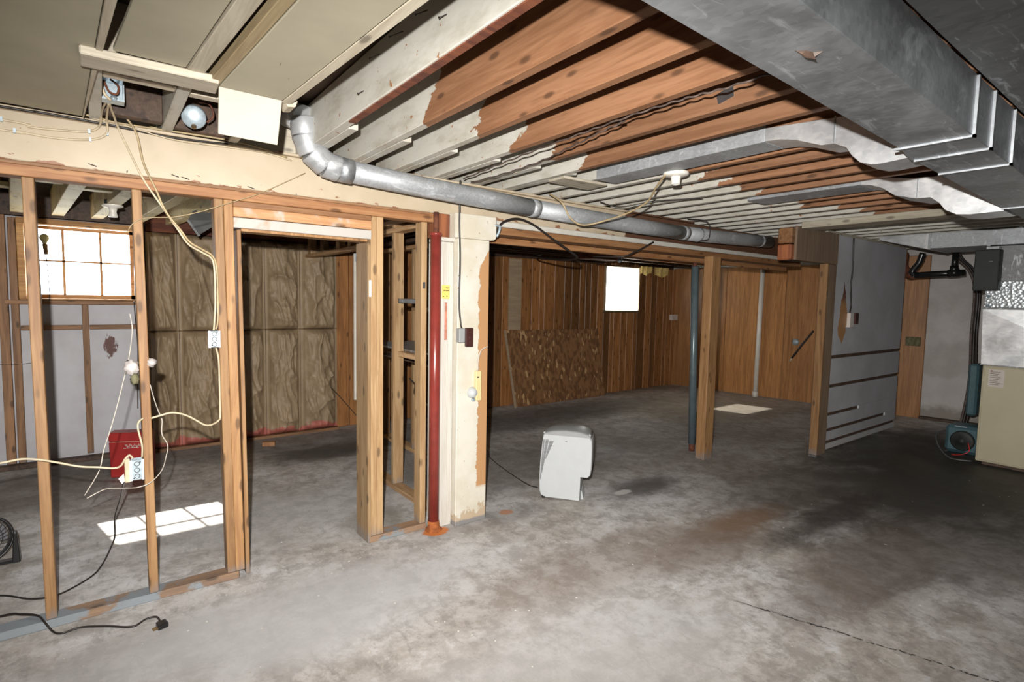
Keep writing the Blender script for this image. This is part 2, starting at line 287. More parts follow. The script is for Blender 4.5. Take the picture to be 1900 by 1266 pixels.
# ------------------------------------------------------------------ geometry helpers
def crom(pts, k=6):
    P = [Vector(p) for p in pts]
    if len(P) < 3: return P
    Q = [P[0]*2 - P[1]] + P + [P[-1]*2 - P[-2]]; out = []
    for i in range(1, len(Q)-2):
        a, b, c, d = Q[i-1:i+3]
        for j in range(k):
            s = j/k; out.append(.5*((2*b) + (c-a)*s + (2*a-5*b+4*c-d)*s*s + (3*b-a-3*c+d)*s**3))
    return out + [P[-1]]
class B:
    def __init__(s): s.v = []; s.f = []; s.sm = []
    def add(s, vs, fs, smooth=False):
        n = len(s.v); s.v += [tuple(v) for v in vs]; s.f += [tuple(i+n for i in f) for f in fs]; s.sm += [smooth]*len(fs); return s
    def hexa(s, p):  # 8 points: bottom 0-3, top 4-7
        return s.add(p, [(0,3,2,1), (4,5,6,7), (0,1,5,4), (1,2,6,5), (2,3,7,6), (3,0,4,7)])
    def box(s, x0, y0, z0, x1, y1, z1):
        return s.hexa([(x0,y0,z0), (x1,y0,z0), (x1,y1,z0), (x0,y1,z0), (x0,y0,z1), (x1,y0,z1), (x1,y1,z1), (x0,y1,z1)])
    def bar(s, a, b, w, h, up=(0,0,1)):   # rectangular bar from a to b; w sideways, h along up
        a, b = Vector(a), Vector(b); d = (b-a).normalized(); sd = d.cross(Vector(up)).normalized(); u = sd.cross(d).normalized()
        q = [(-w/2,-h/2), (w/2,-h/2), (w/2,h/2), (-w/2,h/2)]
        return s.hexa([a+sd*i+u*j for i, j in q] + [b+sd*i+u*j for i, j in q])
    def prism(s, poly, off):  # poly: 3D points, extruded by off
        n = len(poly); off = Vector(off); vs = [Vector(p) for p in poly]; vs += [v+off for v in vs]
        return s.add(vs, [tuple(range(n-1, -1, -1)), tuple(range(n, 2*n))] + [(i, (i+1) % n, (i+1) % n+n, i+n) for i in range(n)])
    def tube(s, pts, r, n=8, k=6, raw=False):
        P = [Vector(p) for p in pts] if raw else crom(pts, k); rs = r if isinstance(r, (list, tuple)) else [r]*len(P); N0 = None; vs = []
        for i, p in enumerate(P):
            d = (P[min(i+1, len(P)-1)] - P[max(i-1, 0)]).normalized()
            if N0 is None: N0 = d.orthogonal().normalized()
            N0 = (N0 - d*N0.dot(d)).normalized(); b = d.cross(N0)
            for j in range(n):
                a = 2*math.pi*j/n; vs.append(p + (N0*math.cos(a) + b*math.sin(a))*rs[i])
        m = len(P); fs = [(i*n+j, i*n+(j+1) % n, (i+1)*n+(j+1) % n, (i+1)*n+j) for i in range(m-1) for j in range(n)]
        s.add(vs, fs, True); k0 = len(s.v)-m*n
        s.f += [tuple(k0+j for j in range(n-1, -1, -1)), tuple(k0+(m-1)*n+j for j in range(n))]; s.sm += [False, False]; return s
    def cyl(s, a, b, r, n=20, r2=None): return s.tube([a, b], [r, r if r2 is None else r2], n, raw=True)
    def lathe(s, c, prof, n=28, axis=(0,0,1)):  # prof: (radius, height along axis)
        ax = Vector(axis).normalized(); e = ax.orthogonal().normalized(); f = ax.cross(e); c = Vector(c)
        vs = [c + ax*h + (e*math.cos(2*math.pi*j/n) + f*math.sin(2*math.pi*j/n))*max(r, 1e-4) for r, h in prof for j in range(n)]
        return s.add(vs, [(i*n+j, i*n+(j+1) % n, (i+1)*n+(j+1) % n, (i+1)*n+j) for i in range(len(prof)-1) for j in range(n)], True)
    def ring(s, c, axis, R0, r, n=32, m=6):
        ax = Vector(axis).normalized(); e = ax.orthogonal().normalized(); f = ax.cross(e); c = Vector(c); vs = []
        for i in range(n):
            a = 2*math.pi*i/n; d = e*math.cos(a) + f*math.sin(a)
            for j in range(m):
                q = 2*math.pi*j/m; vs.append(c + d*(R0 + r*math.cos(q)) + ax*r*math.sin(q))
        return s.add(vs, [(i*m+j, ((i+1) % n)*m+j, ((i+1) % n)*m+(j+1) % m, i*m+(j+1) % m) for i in range(n) for j in range(m)], True)
def make(name, b, mat, parent=None, bev=0., world=None):
    me = bpy.data.meshes.new(name)
    xs = list(zip(*b.v))
    if world is None: org = Vector(((min(xs[0])+max(xs[0]))/2, (min(xs[1])+max(xs[1]))/2, min(xs[2])))
    else: org = Vector(world)
    me.from_pydata([(v[0]-org.x, v[1]-org.y, v[2]-org.z) for v in b.v], [], b.f)
    me.polygons.foreach_set('use_smooth', b.sm)
    bm = bmesh.new(); bm.from_mesh(me); bmesh.ops.recalc_face_normals(bm, faces=bm.faces)
    if bev:
        ed = [e for e in bm.edges if len(e.link_faces) == 2 and e.calc_face_angle(0) > .6]
        bmesh.ops.bevel(bm, geom=ed, offset=bev, segments=1, affect='EDGES', clamp_overlap=True)
    bm.to_mesh(me); bm.free()
    me.materials.append(M[mat]); o = bpy.data.objects.new(name, me); S.collection.objects.link(o)
    o.location = org
    if parent: o.parent = parent; o.location = org - WL[parent.name]
    WL[o.name] = org
    return o
WL = {}
def empty(name, loc):
    o = bpy.data.objects.new(name, None); S.collection.objects.link(o); o.location = loc; o.empty_display_size = .1; WL[o.name] = Vector(loc); return o
def tag(o, label, cat, group=None):
    o['label'] = label; o['category'] = cat
    if group: o['group'] = group
    return o
def struct(o): o['kind'] = 'structure'; return o
def thing(name, loc, label, cat, group=None): return tag(empty(name, loc), label, cat, group)
def bx(*a): return B().box(*a)

# ================================================================== THE SETTING
floor = struct(make('floor', bx(-3, -3.2, -.12, 10, 6.45, 0), 'floor'))
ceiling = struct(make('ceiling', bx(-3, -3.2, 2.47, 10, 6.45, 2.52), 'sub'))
wl = struct(make('wall_left', bx(-3.15, -3.2, 0, -3, 6.45, 2.5), 'block'))
wf = struct(make('wall_front', bx(-3, -3.35, 0, 10, -3.2, 2.5), 'block'))
W1 = (-.50, .285, 1.435, 2.085); W2 = (6.47, 7.27, 1.36, 2.065)
b = B()
for (x0, x1, z0, z1) in [(-3, W1[0], 0, 2.5), (W1[0], W1[1], 0, W1[2]), (W1[0], W1[1], W1[3], 2.5), (W1[1], W2[0], 0, 2.5), (W2[0], W2[1], 0, W2[2]), (W2[0], W2[1], W2[3], 2.5), (W2[1], 10, 0, 2.5)]:
    b.box(x0, 6.16, z0, x1, 6.42, z1)
wall_back = struct(make('wall_back', b, 'wallboard'))
def RX(y): return 8.33 + (6.08-y)*.15
wall_right = struct(make('wall_right', B().prism([(RX(6.5), 6.5, 0), (RX(-3.3), -3.3, 0), (RX(-3.3)+.2, -3.3, 0), (RX(6.5)+.2, 6.5, 0)], (0, 0, 2.5)), 'block'))
struct(make('ground', bx(-30, 6.42, 1.0, 40, 40, 1.2), 'ground'))
struct(make('sun_blocker_slab', bx(-3, 6.43, 2.5, 10, 6.96, 2.56), 'sun_blocker'))  # unseen overhang slab, added to cut the windows' sun patches short

# --- window 1 (left)
def window(name, x0, x1, z0, z1, cols, rows, fm, mm, yf=6.10):
    w = struct(empty(name, ((x0+x1)/2, 6.2, z0))); f = .028
    for a in [(x0-.03, yf-.02, z1-f, x1+.02, 6.2, z1+.02), (x0-.03, yf-.02, z0, x0+f*.6, 6.2, z1-f), (x1-f*.6, yf-.02, z0, x1+.02, 6.2, z1-f), (x0-.03, yf-.02, z0-.012, x1+.02, 6.2, z0)]:
        make('window_frame', bx(*a), fm, w, .003)
    ys = 6.205
    make('sash', B().box(x0, ys, z0, x1, ys+.03, z0+.035).box(x0, ys, z1-.055, x1, ys+.03, z1-.028).box(x0+.017, ys, z0, x0+.045, ys+.03, z1).box(x1-.045, ys, z0, x1-.017, ys+.03, z1), mm, w)
    for i in range(1, cols): xx = x0+(x1-x0)*i/cols; make('muntin', bx(xx-.009, ys, z0+.03, xx+.009, ys+.02, z1-.05), mm, w)
    for j in range(1, rows): zz = z0+(z1-z0)*j/rows; make('muntin', bx(x0+.04, ys, zz-.007, x1-.04, ys+.02, zz+.007), mm, w)
    for i in range(cols):
        for j in range(rows):
            a, c = x0+.02+(x1-x0-.04)*i/cols, z0+.02+(z1-z0-.04)*j/rows
            make('pane', bx(a+.004, ys+.021, c+.004, a+(x1-x0-.04)/cols-.004, ys+.024, c+(z1-z0-.04)/rows-.004), 'glass', w)
    return w
w1 = window('window_1', *W1, 3, 2, 'rail', 'rail')
w2 = struct(empty('window_2', (6.87, 6.1, 1.36)))
make('window_sill', bx(W2[0]-.02, 6.05, W2[2]-.03, W2[1]+.02, 6.42, W2[2]-.001), 'moss', w2, .003)
make('window_frame', B().box(W2[0]-.012, 6.06, W2[2], W2[0], 6.2, W2[3]).box(W2[1], 6.06, W2[2], W2[1]+.012, 6.2, W2[3]).box(W2[0]-.012, 6.06, W2[3], W2[1]+.012, 6.2, W2[3]+.012), 'strip', w2)
make('pane', bx(W2[0]+.001, 6.075, W2[2]+.001, W2[1]-.001, 6.078, W2[3]-.001), 'frost', w2)
# rough sill and furring over the white board
make('window_sill', bx(-.62, 6.075, 1.385, .33, 6.15, 1.42), 'furring_x', w1, .003)
for (x0, x1, z0, z1) in [(-.66, -.60, 0, 2.45), (-.585, -.535, 0, 2.1), (-.125, -.078, .05, 1.385), (.292, .345, 0, 2.1), (-1.1, -1.05, 0, 2.1)]:
    make('furring_strip', bx(x0, 6.105, z0, x1, 6.158, z1), 'furring', wall_back, .003)
for (x0, x1) in [(-2.9, -.665), (-.53, -.128), (-.075, .29)]:
    make('furring_strip', bx(x0, 6.11, 1.165, x1, 6.155, 1.205), 'furring_x', wall_back, .003)
make('sill_plate', bx(-2.9, 6.03, 0, .33, 6.104, .04), 'darkwood', wall_back, .004)
make('header_board', bx(-2.9, 6.05, 2.115, .36, 6.155, 2.3), 'darkwood', wall_back)

# --- insulation batts
def batt(x0, x1, z0, z1, seed):
    nx, nz = 34, 80; vs = []; rnd = random.Random(seed); ph = rnd.uniform(0, 40)
    ys = 6.06
    for j in range(nz+1):
        for i in range(nx+1):
            u, v = i/nx, j/nz
            edge = min(1, min(u, 1-u)/.16); ev = min(1, min(v, 1-v)/.05)
            pil = math.sin(math.pi*min(.5, min(u, 1-u)*1.6))*.075*ev**.5
            x, z = x0+(x1-x0)*u, z0+(z1-z0)*v
            q = Vector((x*5+ph, z*2.4, ph)); q2 = Vector((x*13+ph, z*3.5+u*4, ph+3))
            r = 1-abs(noise.noise(q)*2); r2 = 1-abs(noise.noise(q2)*2)
            fan = math.cos((u-.5)*9 + v*5*noise.noise(Vector((z*1.5, ph, 0))))*.010
            q3 = Vector((x*22+z*9, z*7-x*6, ph)); r3 = 1-abs(noise.noise(q3)*2.2)
            y = ys - pil - (max(0, r)**4*.040 + max(0, r2)**4*.030 + max(0, r3)**3*.010 + fan + noise.noise(Vector((x*7, z*3, ph)))*.03)*edge*ev
            if u < .06 or u > .94: y = ys-.004
            vs.append((x, y, z))
    n = len(vs); vs += [(v[0], 6.155, v[2]) for v in vs[:nx+1]] + [(v[0], 6.155, v[2]) for v in vs[n-nx-1:n]]
    fs = [(j*(nx+1)+i, j*(nx+1)+i+1, (j+1)*(nx+1)+i+1, (j+1)*(nx+1)+i) for j in range(nz) for i in range(nx)]
    fs += [(i, i+1, n+i+1, n+i) for i in range(nx)] + [(n-nx-1+i, n-nx+i, n+nx+2+i, n+nx+1+i) for i in range(nx)]
    o = make('insulation_batt', B().add(vs, fs, True), 'kraft', wall_back)
xs = [.35, .60, .97, 1.37, 1.72, 2.12]
for i in range(5):
    batt(xs[i]+.002, xs[i+1]-.002, .03, 1.14, i); batt(xs[i]+.002, xs[i+1]-.002, 1.143, 2.06, 20+i)
make('sill_plate', bx(.335, 6.0, 0, 2.12, 6.15, .028), 'furring_x', wall_back)
make('header_board', bx(.36, 6.06, 2.065, 2.12, 6.155, 2.3), 'rust_iron', wall_back)
# --- planks on the back wall
make('backing', B().box(.345, 6.156, 0, W2[0]-.013, 6.1598, 2.46).box(W2[1]+.013, 6.156, 0, 8.46, 6.1598, 2.46).box(W2[0]-.013, 6.156, 0, W2[1]+.013, 6.1598, W2[2]-.03).box(W2[0]-.013, 6.156, W2[3]+.013, W2[1]+.013, 6.1598, 2.46), 'darkwood', wall_back)
x = 2.125; i = 0
while x < 8.40:
    w = random.choice([.09, .12, .15, .17, .2]); x1 = min(x+w, 8.44); z1 = 2.09
    for ed in (W2[0]-.013, W2[1]+.013):
        if x < ed-.02 and x1 > ed-.03: x1 = ed
    y0 = 6.09 + random.uniform(-.004, .004)
    segs = [(0.005, z1)]
    if x1 > W2[0] and x < W2[1]: segs = [(0.005, W2[2]-.035), (W2[3]+.02, 2.2)]
    for (a, c) in segs: make('plank', bx(x+.003, y0, a, x1-.003, 6.155, c), 'plank', wall_back, .005)
    x = x1
make('header_board', bx(2.125, 6.11, 2.1, 6.44, 6.155, 2.3), 'darkwood', wall_back)
# --- right wall panels
y = 6.13
for w in [.55, .42, .55, .38, .45, .3, .5, .55, .3]:
    y1 = y-w; y1 = max(y1, 2.80)
    if y-y1 < .05: break
    make('panel', B().prism([(RX(y)-.012, y-.003, .01), (RX(y1)-.012, y1+.003, .01), (RX(y1)-.03, y1+.003, .01), (RX(y)-.03, y-.003, .01)], (0, 0, 2.1)), 'luan', wall_right, .004); y = y1
make('jamb_board', B().prism([(RX(2.77)-.005, 2.78, 0), (RX(2.5)-.005, 2.46, 0), (RX(2.5)-.04, 2.46, 0), (RX(2.77)-.04, 2.78, 0)], (0, 0, 2.2)), 'luan', wall_right, .004)
make('baseboard', B().prism([(RX(2.46), 2.46, 0), (RX(.0), 0, 0), (RX(.0)-.09, 0, 0), (RX(2.46)-.09, 2.46, 0)], (0, 0, .035)), 'darkwood', wall_right, .008)

# --- joists of the near bay, whitewashed toward the beam (parts of the ceiling)
def joist(xr, y0, y1, paint, z0=2.25, w=.043, mat='joist', dx=0., h=.21):
    xr += random.uniform(-.003, .003)
    o = make('joist', B().hexa([(xr-w, y0, z0), (xr, y0, z0), (xr+dx, y1, z0), (xr-w+dx, y1, z0), (xr-w, y0, z0+h), (xr, y0, z0+h), (xr+dx, y1, z0+h), (xr-w+dx, y1, z0+h)]), mat, ceiling, .003)
    o.color = (paint, 0, 0, 1); return o
XR = [.03, .297, .575, .912, 1.183, 1.45, 1.718, 1.985, 2.25, 2.505, 2.75, 2.985, 3.215, 3.44, 3.67, 3.90, 4.15, 4.39, 4.63, 4.88, 5.13, 5.37, 5.62, 5.87, 6.12, 6.37, 6.62, 6.9, 7.15, 7.4, 7.65, 7.9, 8.15, 8.4]
for i, xr in enumerate(XR):
    pb = -9 if i < 4 else (2.16 if xr < 2.3 else (1.93 if xr < 4.5 else (1.75 if xr < 5.2 else .5)))
    j = joist(xr, -3.1, 3.3, pb + random.uniform(-.05, .05))
    if i == 3: j0 = j
    if i in (4, 5, 6, 7, 8):    # lapped end of the far joist beside it
        joist(xr+.05, 2.44+random.uniform(-.03, .03), 3.35, 0, w=.046)
joist(.965-.005, 2.44, 3.35, 0, w=.046)
make('painted_edge', bx(.875, -1.0, 2.245, .905, 2.34, 2.25), 'rust_iron', ceiling)
# nails standing out of the first joist
for (yy, zz, L) in [(1.45, 2.415, .055), (1.62, 2.42, .05), (1.8, 2.42, .06), (2.0, 2.41, .045), (1.5, 2.36, .03), (1.3, 2.43, .06), (1.25, 2.35, .03), (2.15, 2.32, .03)]:
    make('nail', B().cyl((.868, yy, zz), (.868-L*.8, yy+.006, zz-L*.5), .0016, 6).cyl((.868-L*.8, yy+.006, zz-L*.5), (.868-L*.8-.002, yy+.006, zz-L*.5-.001), .0035, 8), 'rubber', j0)
# far joists behind the beam
for x0 in (-2.4, -1.9, -1.4, -.93, -.66, -.41, -.155, .105, .395, .66):
    joist(x0+.12+.085, 3.3, 6.1, 9, z0=2.135, w=.085, mat='yellowjoist', dx=-.27, h=.2)
for k in range(22):
    joist(1.05+k*.33, 3.3, 6.1, 9, z0=2.16, w=.045, mat='darkwood', h=.2)
# blocking boards and laths between the far joists
for (x0, y0, x1, z0, w, m) in [(-.36, 4.55, -.09, 2.19, .10, 'yellowjoist'), (-.13, 4.65, .12, 2.18, .09, 'yellowjoist'), (-.6, 4.9, -.35, 2.18, .12, 'yellowjoist'), (.1, 5.0, .4, 2.22, .06, 'furring_x'), (.15, 4.5, .45, 2.2, .05, 'furring_x'), (.42, 4.6, .7, 2.2, .06, 'furring_x')]:
    make('blocking', bx(x0, y0, z0, x1, y0+w, z0+.03), m, ceiling, .003)
for k, (yy, x0, x1) in enumerate([(5.7, 2.3, 8.2), (5.3, 5.8, 8.3), (4.9, 5.0, 8.4), (4.4, 3.5, 8.4), (4.0, 2.2, 8.5), (5.5, 3.0, 5.6), (3.7, 4.2, 8.6)]):
    make('lath', bx(x0, yy, 2.125, x1, yy+.055, 2.158), 'plate' if k in (1, 2) else 'darkwood', ceiling, .003)
# --- board ceiling at left front
def board(x0, x1, y0, y1, z0, z1, mat, sk=-.045, bev=.002, name='ceiling_board'):
    d = sk*(y1-y0); return make(name, B().hexa([(x0, y0, z0), (x1, y0, z0), (x1+d, y1, z0), (x0+d, y1, z0), (x0, y0, z1), (x1, y0, z1), (x1+d, y1, z1), (x0+d, y1, z1)]), mat, ceiling, bev)
make('ceiling_board', B().hexa([(-2.95, -3.1, 2.232), (.19, -1.2, 2.232), (-.033, 2.96, 2.232), (-2.95, 2.96, 2.232), (-2.95, -3.1, 2.249), (.19, -1.2, 2.249), (-.033, 2.96, 2.249), (-2.95, 2.96, 2.249)]), 'cboard', ceiling, .001)
def strip(name, a1, b1, a2, b2, y0, y1, z0, z1, mat):
    q = lambda z: [(a1+b1*y0, y0, z), (a2+b2*y0, y0, z), (a2+b2*y1, y1, z), (a1+b1*y1, y1, z)]
    return make(name, B().hexa(q(z0)+q(z1)), mat, ceiling, .002)
strip('batten', .1307, -.055, .182, -.071, -1.2, 2.96, 2.224, 2.249, 'cbatten')
strip('ceiling_board', .2406, -.087, .394, -.069, -1.2, 2.11, 2.232, 2.249, 'cboard')
strip('batten', .404, -.072, .4617, -.076, -1.2, 2.14, 2.226, 2.249, 'cbatten')
strip('batten', .476, -.073, .508, -.0726, -1.2, 2.15, 2.215, 2.249, 'cbatten_brown')
strip('ceiling_board', .5116, -.0726, .6914, -.06, -1.2, 2.165, 2.215, 2.231, 'cboard')
strip('batten', .697, -.06, .735, -.062, -1.2, 2.2, 2.218, 2.24, 'cbatten')
# sheet folded down from the last board
make('hanging_flap', B().hexa([(.352, 2.165, 2.214), (.56, 2.165, 2.214), (.565, 2.26, 2.075), (.362, 2.26, 2.078), (.352, 2.174, 2.22), (.56, 2.174, 2.22), (.565, 2.269, 2.08), (.362, 2.269, 2.084)]), 'cboard_pale', ceiling, .002)
make('crossboard', B().hexa([(-.025, 2.115, 2.205), (.345, 2.105, 2.205), (.352, 2.225, 2.205), (-.027, 2.235, 2.205), (-.025, 2.115, 2.2315), (.345, 2.105, 2.2315), (.352, 2.225, 2.2315), (-.027, 2.235, 2.2315)]), 'cbatten_x', ceiling, .004)
for (x0, x1, y0, y1, z0, z1, m) in [(.033, .252, 2.30, 2.345, 2.26, 2.46, 'cbatten_x'), (.033, .252, 2.40, 2.46, 2.255, 2.30, 'cbatten_x'), (.30, .53, 2.29, 2.33, 2.27, 2.46, 'cbatten_x'), (.30, .53, 2.45, 2.5, 2.26, 2.3, 'cbatten_x'), (.033, .252, 2.95, 3.0, 2.26, 2.46, 'darkwood'), (.3, .53, 3.0, 3.04, 2.26, 2.46, 'darkwood'), (.578, .868, 3.1, 3.14, 2.26, 2.46, 'cbatten_x')]:
    make('blocking', bx(x0, y0, z0, x1, y1, z1), m, ceiling, .003)
make('nailer', bx(5.06, 1.2, 2.19, 5.30, 2.39, 2.248), 'cbatten', ceiling, .003)
# hexagonal-ended batten by the elbow
make('batten', B().prism([(.600+.026*math.cos(a), 2.2, 2.232+.024*math.sin(a)) for a in [math.pi/3*k+.2 for k in range(6)]], (0, .08, 0)), 'cbatten', ceiling, .002)

# ================================================================== BEAM AND STUD WALL
beam = thing('support_beam', (2.5, 3.14, 2.035), 'long cream-painted timber beam carrying the joists above the stud wall', 'beam')
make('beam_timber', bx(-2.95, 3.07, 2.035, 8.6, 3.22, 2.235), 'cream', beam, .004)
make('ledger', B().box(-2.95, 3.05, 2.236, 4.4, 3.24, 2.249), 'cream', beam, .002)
make('trim_strip', bx(2.12, 3.05, 1.995, 6.5, 3.2, 2.034), 'white', beam, .004)
make('header_plate', bx(2.1, 3.06, 1.945, 6.5, 3.2, 1.994), 'plate', beam, .003)
make('header_plate', bx(2.1, 3.215, 1.90, 6.5, 3.26, 1.945), 'plate', beam, .003)
for (xx, zz) in [(-.02, 2.06), (.12, 2.052), (.29, 2.06), (.33, 2.055), (.62, 2.05), (.86, 2.045)]:
    make('nail', B().cyl((xx, 3.072, zz), (xx+random.uniform(-.03, .03), 3.045, zz-.012), .002, 6), 'rubber', beam)

sw = thing('stud_wall', (.6, 3.12, 0), 'open wall frame of bare fir studs with a doorway, under the cream beam', 'wall frame')
make('top_plate', bx(-2.95, 3.075, 1.975, 1.70, 3.165, 2.034), 'plate', sw, .003)
make('lath', bx(-2.95, 3.06, 2.02, 1.66, 3.074, 2.034), 'furring_x', sw, .002)
make('bottom_plate', B().hexa([(-2.95, 3.072, 0), (.55, 3.072, 0), (.55, 3.165, 0), (-2.95, 3.165, 0), (-2.95, 3.075, .037), (.55, 3.075, .037), (.55, 3.165, .037), (-2.95, 3.165, .037)]), 'greyplate', sw, .004)
make('bottom_plate', bx(1.275, 3.072, 0, 1.66, 3.165, .037), 'greyplate', sw, .004)
def stud(x0, x1, z0=.038, z1=1.974, mat='stud', y0=3.08, y1=3.165, lean=0.):
    return make('stud', B().hexa([(x0+lean, y0, z0), (x1+lean, y0, z0), (x1+lean, y1, z0), (x0+lean, y1, z0), (x0, y0, z1), (x1, y0, z1), (x1, y1, z1), (x0, y1, z1)]), mat, sw, .003)
stud(-1.02, -.98); stud(-.635, -.595)
s1 = stud(-.244, -.204, lean=.012); s2 = stud(.133, .171, lean=.02)
stud(.467, .508, lean=.028); stud(.510, .552, lean=.025)
make('jamb', B().hexa([(.582, 3.078, .01), (.602, 3.078, .01), (.602, 3.18, .01), (.582, 3.18, .01), (.568, 3.078, 1.83), (.587, 3.078, 1.83), (.587, 3.18, 1.83), (.568, 3.18, 1.83)]), 'stud', sw, .002)
make('door_header', bx(.553, 3.07, 1.893, 1.285, 3.166, 1.943), 'whitewash', sw, .003)
make('door_header', bx(.553, 3.074, 1.838, 1.285, 3.166, 1.890), 'whitewash', sw, .003)
make('door_header', bx(.553, 3.078, 1.944, 1.285, 3.15, 1.974), 'plate', sw, .003)
make('stop', bx(.588, 3.078, 1.822, 1.262, 3.18, 1.837), 'stud', sw, .002)
make('jamb', bx(1.262, 3.076, .0, 1.281, 3.26, 1.821), 'stud_pale', sw, .002)
stud(1.283, 1.322, mat='stud_pale'); stud(1.323, 1.362, mat='stud_pale')
stud(1.615, 1.655, mat='stud_pale', z1=1.974)
make('hinge', bx(1.268, 3.071, 1.50, 1.285, 3.076, 1.60), 'white', sw, .002)
make('wood_block', bx(1.70, 3.05, 1.885, 1.80, 3.16, 2.034), 'redwood', sw, .003)
make('nail_plate', bx(1.625, 3.074, 1.56, 1.64, 3.079, 1.60), 'darkzinc', sw)

# closet partitions behind the stud wall
cp = thing('closet_frame', (1.83, 4.5, 0), 'rough closet frame of studs and shelves seen through the gap beside the red post', 'closet frame')
def cpart(n, a, m, bev=.003): return make(n, bx(*a), m, cp, bev)
cpart('bottom_plate', (1.79, 3.25, 0, 1.88, 4.55, .035), 'lumber_y')
cpart('bottom_plate', (2.38, 4.3, 0, 2.47, 6.0, .035), 'lumber_y')
cpart('stud', (1.80, 3.88, .036, 1.885, 3.92, 2.05), 'stud_pale')
cpart('stud', (1.765, 4.30, .036, 1.81, 4.34, 1.93), 'stud'); cpart('stud', (1.765, 4.515, 0, 1.81, 4.55, 1.905), 'stud_pale')
cpart('stud', (2.38, 4.70, .036, 2.465, 4.74, 1.96), 'stud_pale')
cpart('stud', (2.38, 5.4, .036, 2.465, 5.44, 1.96), 'stud'); cpart('stud', (2.38, 3.9, .036, 2.42, 3.94, 1.96), 'stud') if 0 else None
cpart('header', (1.77, 4.3, 1.905, 1.85, 6.02, 1.94), 'lumber_y')
for yy, w in [(5.95, .09), (5.55, .09), (5.1, .09), (4.8, .08)]:
    cpart('cripple', (1.78, yy-w, 1.941, 1.84, yy, 2.13), 'stud_pale')
for zz in (1.99, 2.05): cpart('top_plate', (1.79, 3.25, zz, 1.88, 4.3, zz+.035), 'lumber_y')
cpart('top_plate', (2.38, 3.3, 1.965, 2.47, 6.0, 2.0), 'lumber_y'); cpart('top_plate', (2.38, 3.3, 2.03, 2.47, 6.0, 2.065), 'darkwood')
cpart('blocking', (1.83, 3.55, 1.458, 1.885, 3.87, 1.492), 'galv_dark')
cpart('blocking', (2.36, 4.3, 1.385, 2.46, 4.69, 1.42), 'lumber_y')
cpart('shelf', (1.886, 3.45, 1.085, 2.37, 4.62, 1.10), 'galv'); cpart('shelf_edge', (1.83, 3.5, 1.045, 1.885, 3.87, 1.085), 'lumber_y')
cpart('shelf', (2.05, 3.6, .965, 2.37, 4.8, .98), 'darkwood'); cpart('shelf_cleat', (2.37, 3.5, .87, 2.378, 4.65, .96), 'strip')
cpart('plaster_edge', (1.75, 4.56, .6, 1.768, 4.585, 1.87), 'white'); cpart('nail_plate', (1.755, 4.553, 1.80, 1.765, 4.556, 1.87), 'zinc')
make('wall_cable', B().tube([(1.9, 3.4, .70), (2.0, 3.9, .72), (2.3, 4.5, .70), (2.37, 4.75, .72)], .008), 'cloth_cable', cp)

# red steel post
rp = thing('steel_post', (1.688, 3.03, 0), 'red-painted round steel post with a rusty foot beside the white column', 'post')
make('post_shaft', B().cyl((1.688, 3.03, .055), (1.688, 3.03, 1.90), .034, 28), 'redpipe', rp)
make('post_neck', B().cyl((1.688, 3.03, 1.90), (1.688, 3.03, 2.034), .017, 16), 'rust_iron', rp)
make('post_collar', B().lathe((1.688, 3.03, 1.89), [(.034, 0), (.038, .003), (.038, .014), (.034, .018), (.01, .02)]), 'redpipe', rp)
make('rusty_foot', B().lathe((1.688, 3.03, 0), [(.055, 0), (.05, .01), (.04, .02), (.036, .06), (.034, .062)]).box(1.65, 3.0, 0, 1.74, 3.04, .005), 'rust', rp)

# white column
wc = thing('painted_column', (1.9, 3.06, 0), 'square cream-white boxed column with a strip of torn brown paper on its corner', 'column')
make('casing', bx(1.825, 2.985, 0, 2.065, 3.24, 1.885), 'column', wc, .004)
make('column_head', B().prism([(1.80, 2.98, 2.04), (2.115, 2.98, 2.04), (2.115, 2.98, 1.905), (2.10, 2.98, 1.89), (2.068, 2.98, 1.886), (1.80, 2.98, 1.886)], (0, .12, 0)), 'column', wc, .002)
make('column_head', bx(1.80, 2.985, 2.041, 2.6, 3.069, 2.14), 'cream', wc, .002) if 0 else None
make('side_trim', bx(1.730, 3.04, 0, 1.823, 3.2, 1.86), 'trim', wc, .004)
for xx in (1.742, 1.775, 1.81): make('bead', B().box(xx, 3.034, .02, xx+.009, 3.04, 1.80), 'trim', wc, .002)
make('cap_trim', bx(1.725, 3.02, 1.861, 1.825, 3.19, 1.885), 'trim', wc, .003)
make('wood_strip', bx(1.757, 3.028, 1.235, 1.772, 3.0335, 1.475), 'pinkpaint', wc)
# yellow tag on the trim
yt = tag(make('paper_tag', B().prism([(1.735, 3.03, 1.50), (1.79, 3.03, 1.497), (1.792, 3.03, 1.585), (1.735, 3.03, 1.585)], (0, .0025, 0)), 'yellow'), 'small yellow paper tag stuck on the white trim beside the red post', 'tag')
for (a, c, zz) in [(1.762, 1.780, 1.564), (1.745, 1.756, 1.548), (1.760, 1.785, 1.548), (1.742, 1.75, 1.51), (1.765, 1.776, 1.512)]:
    make('print', bx(a, 3.0285, zz, c, 3.0299, zz+.006), 'ink', yt)

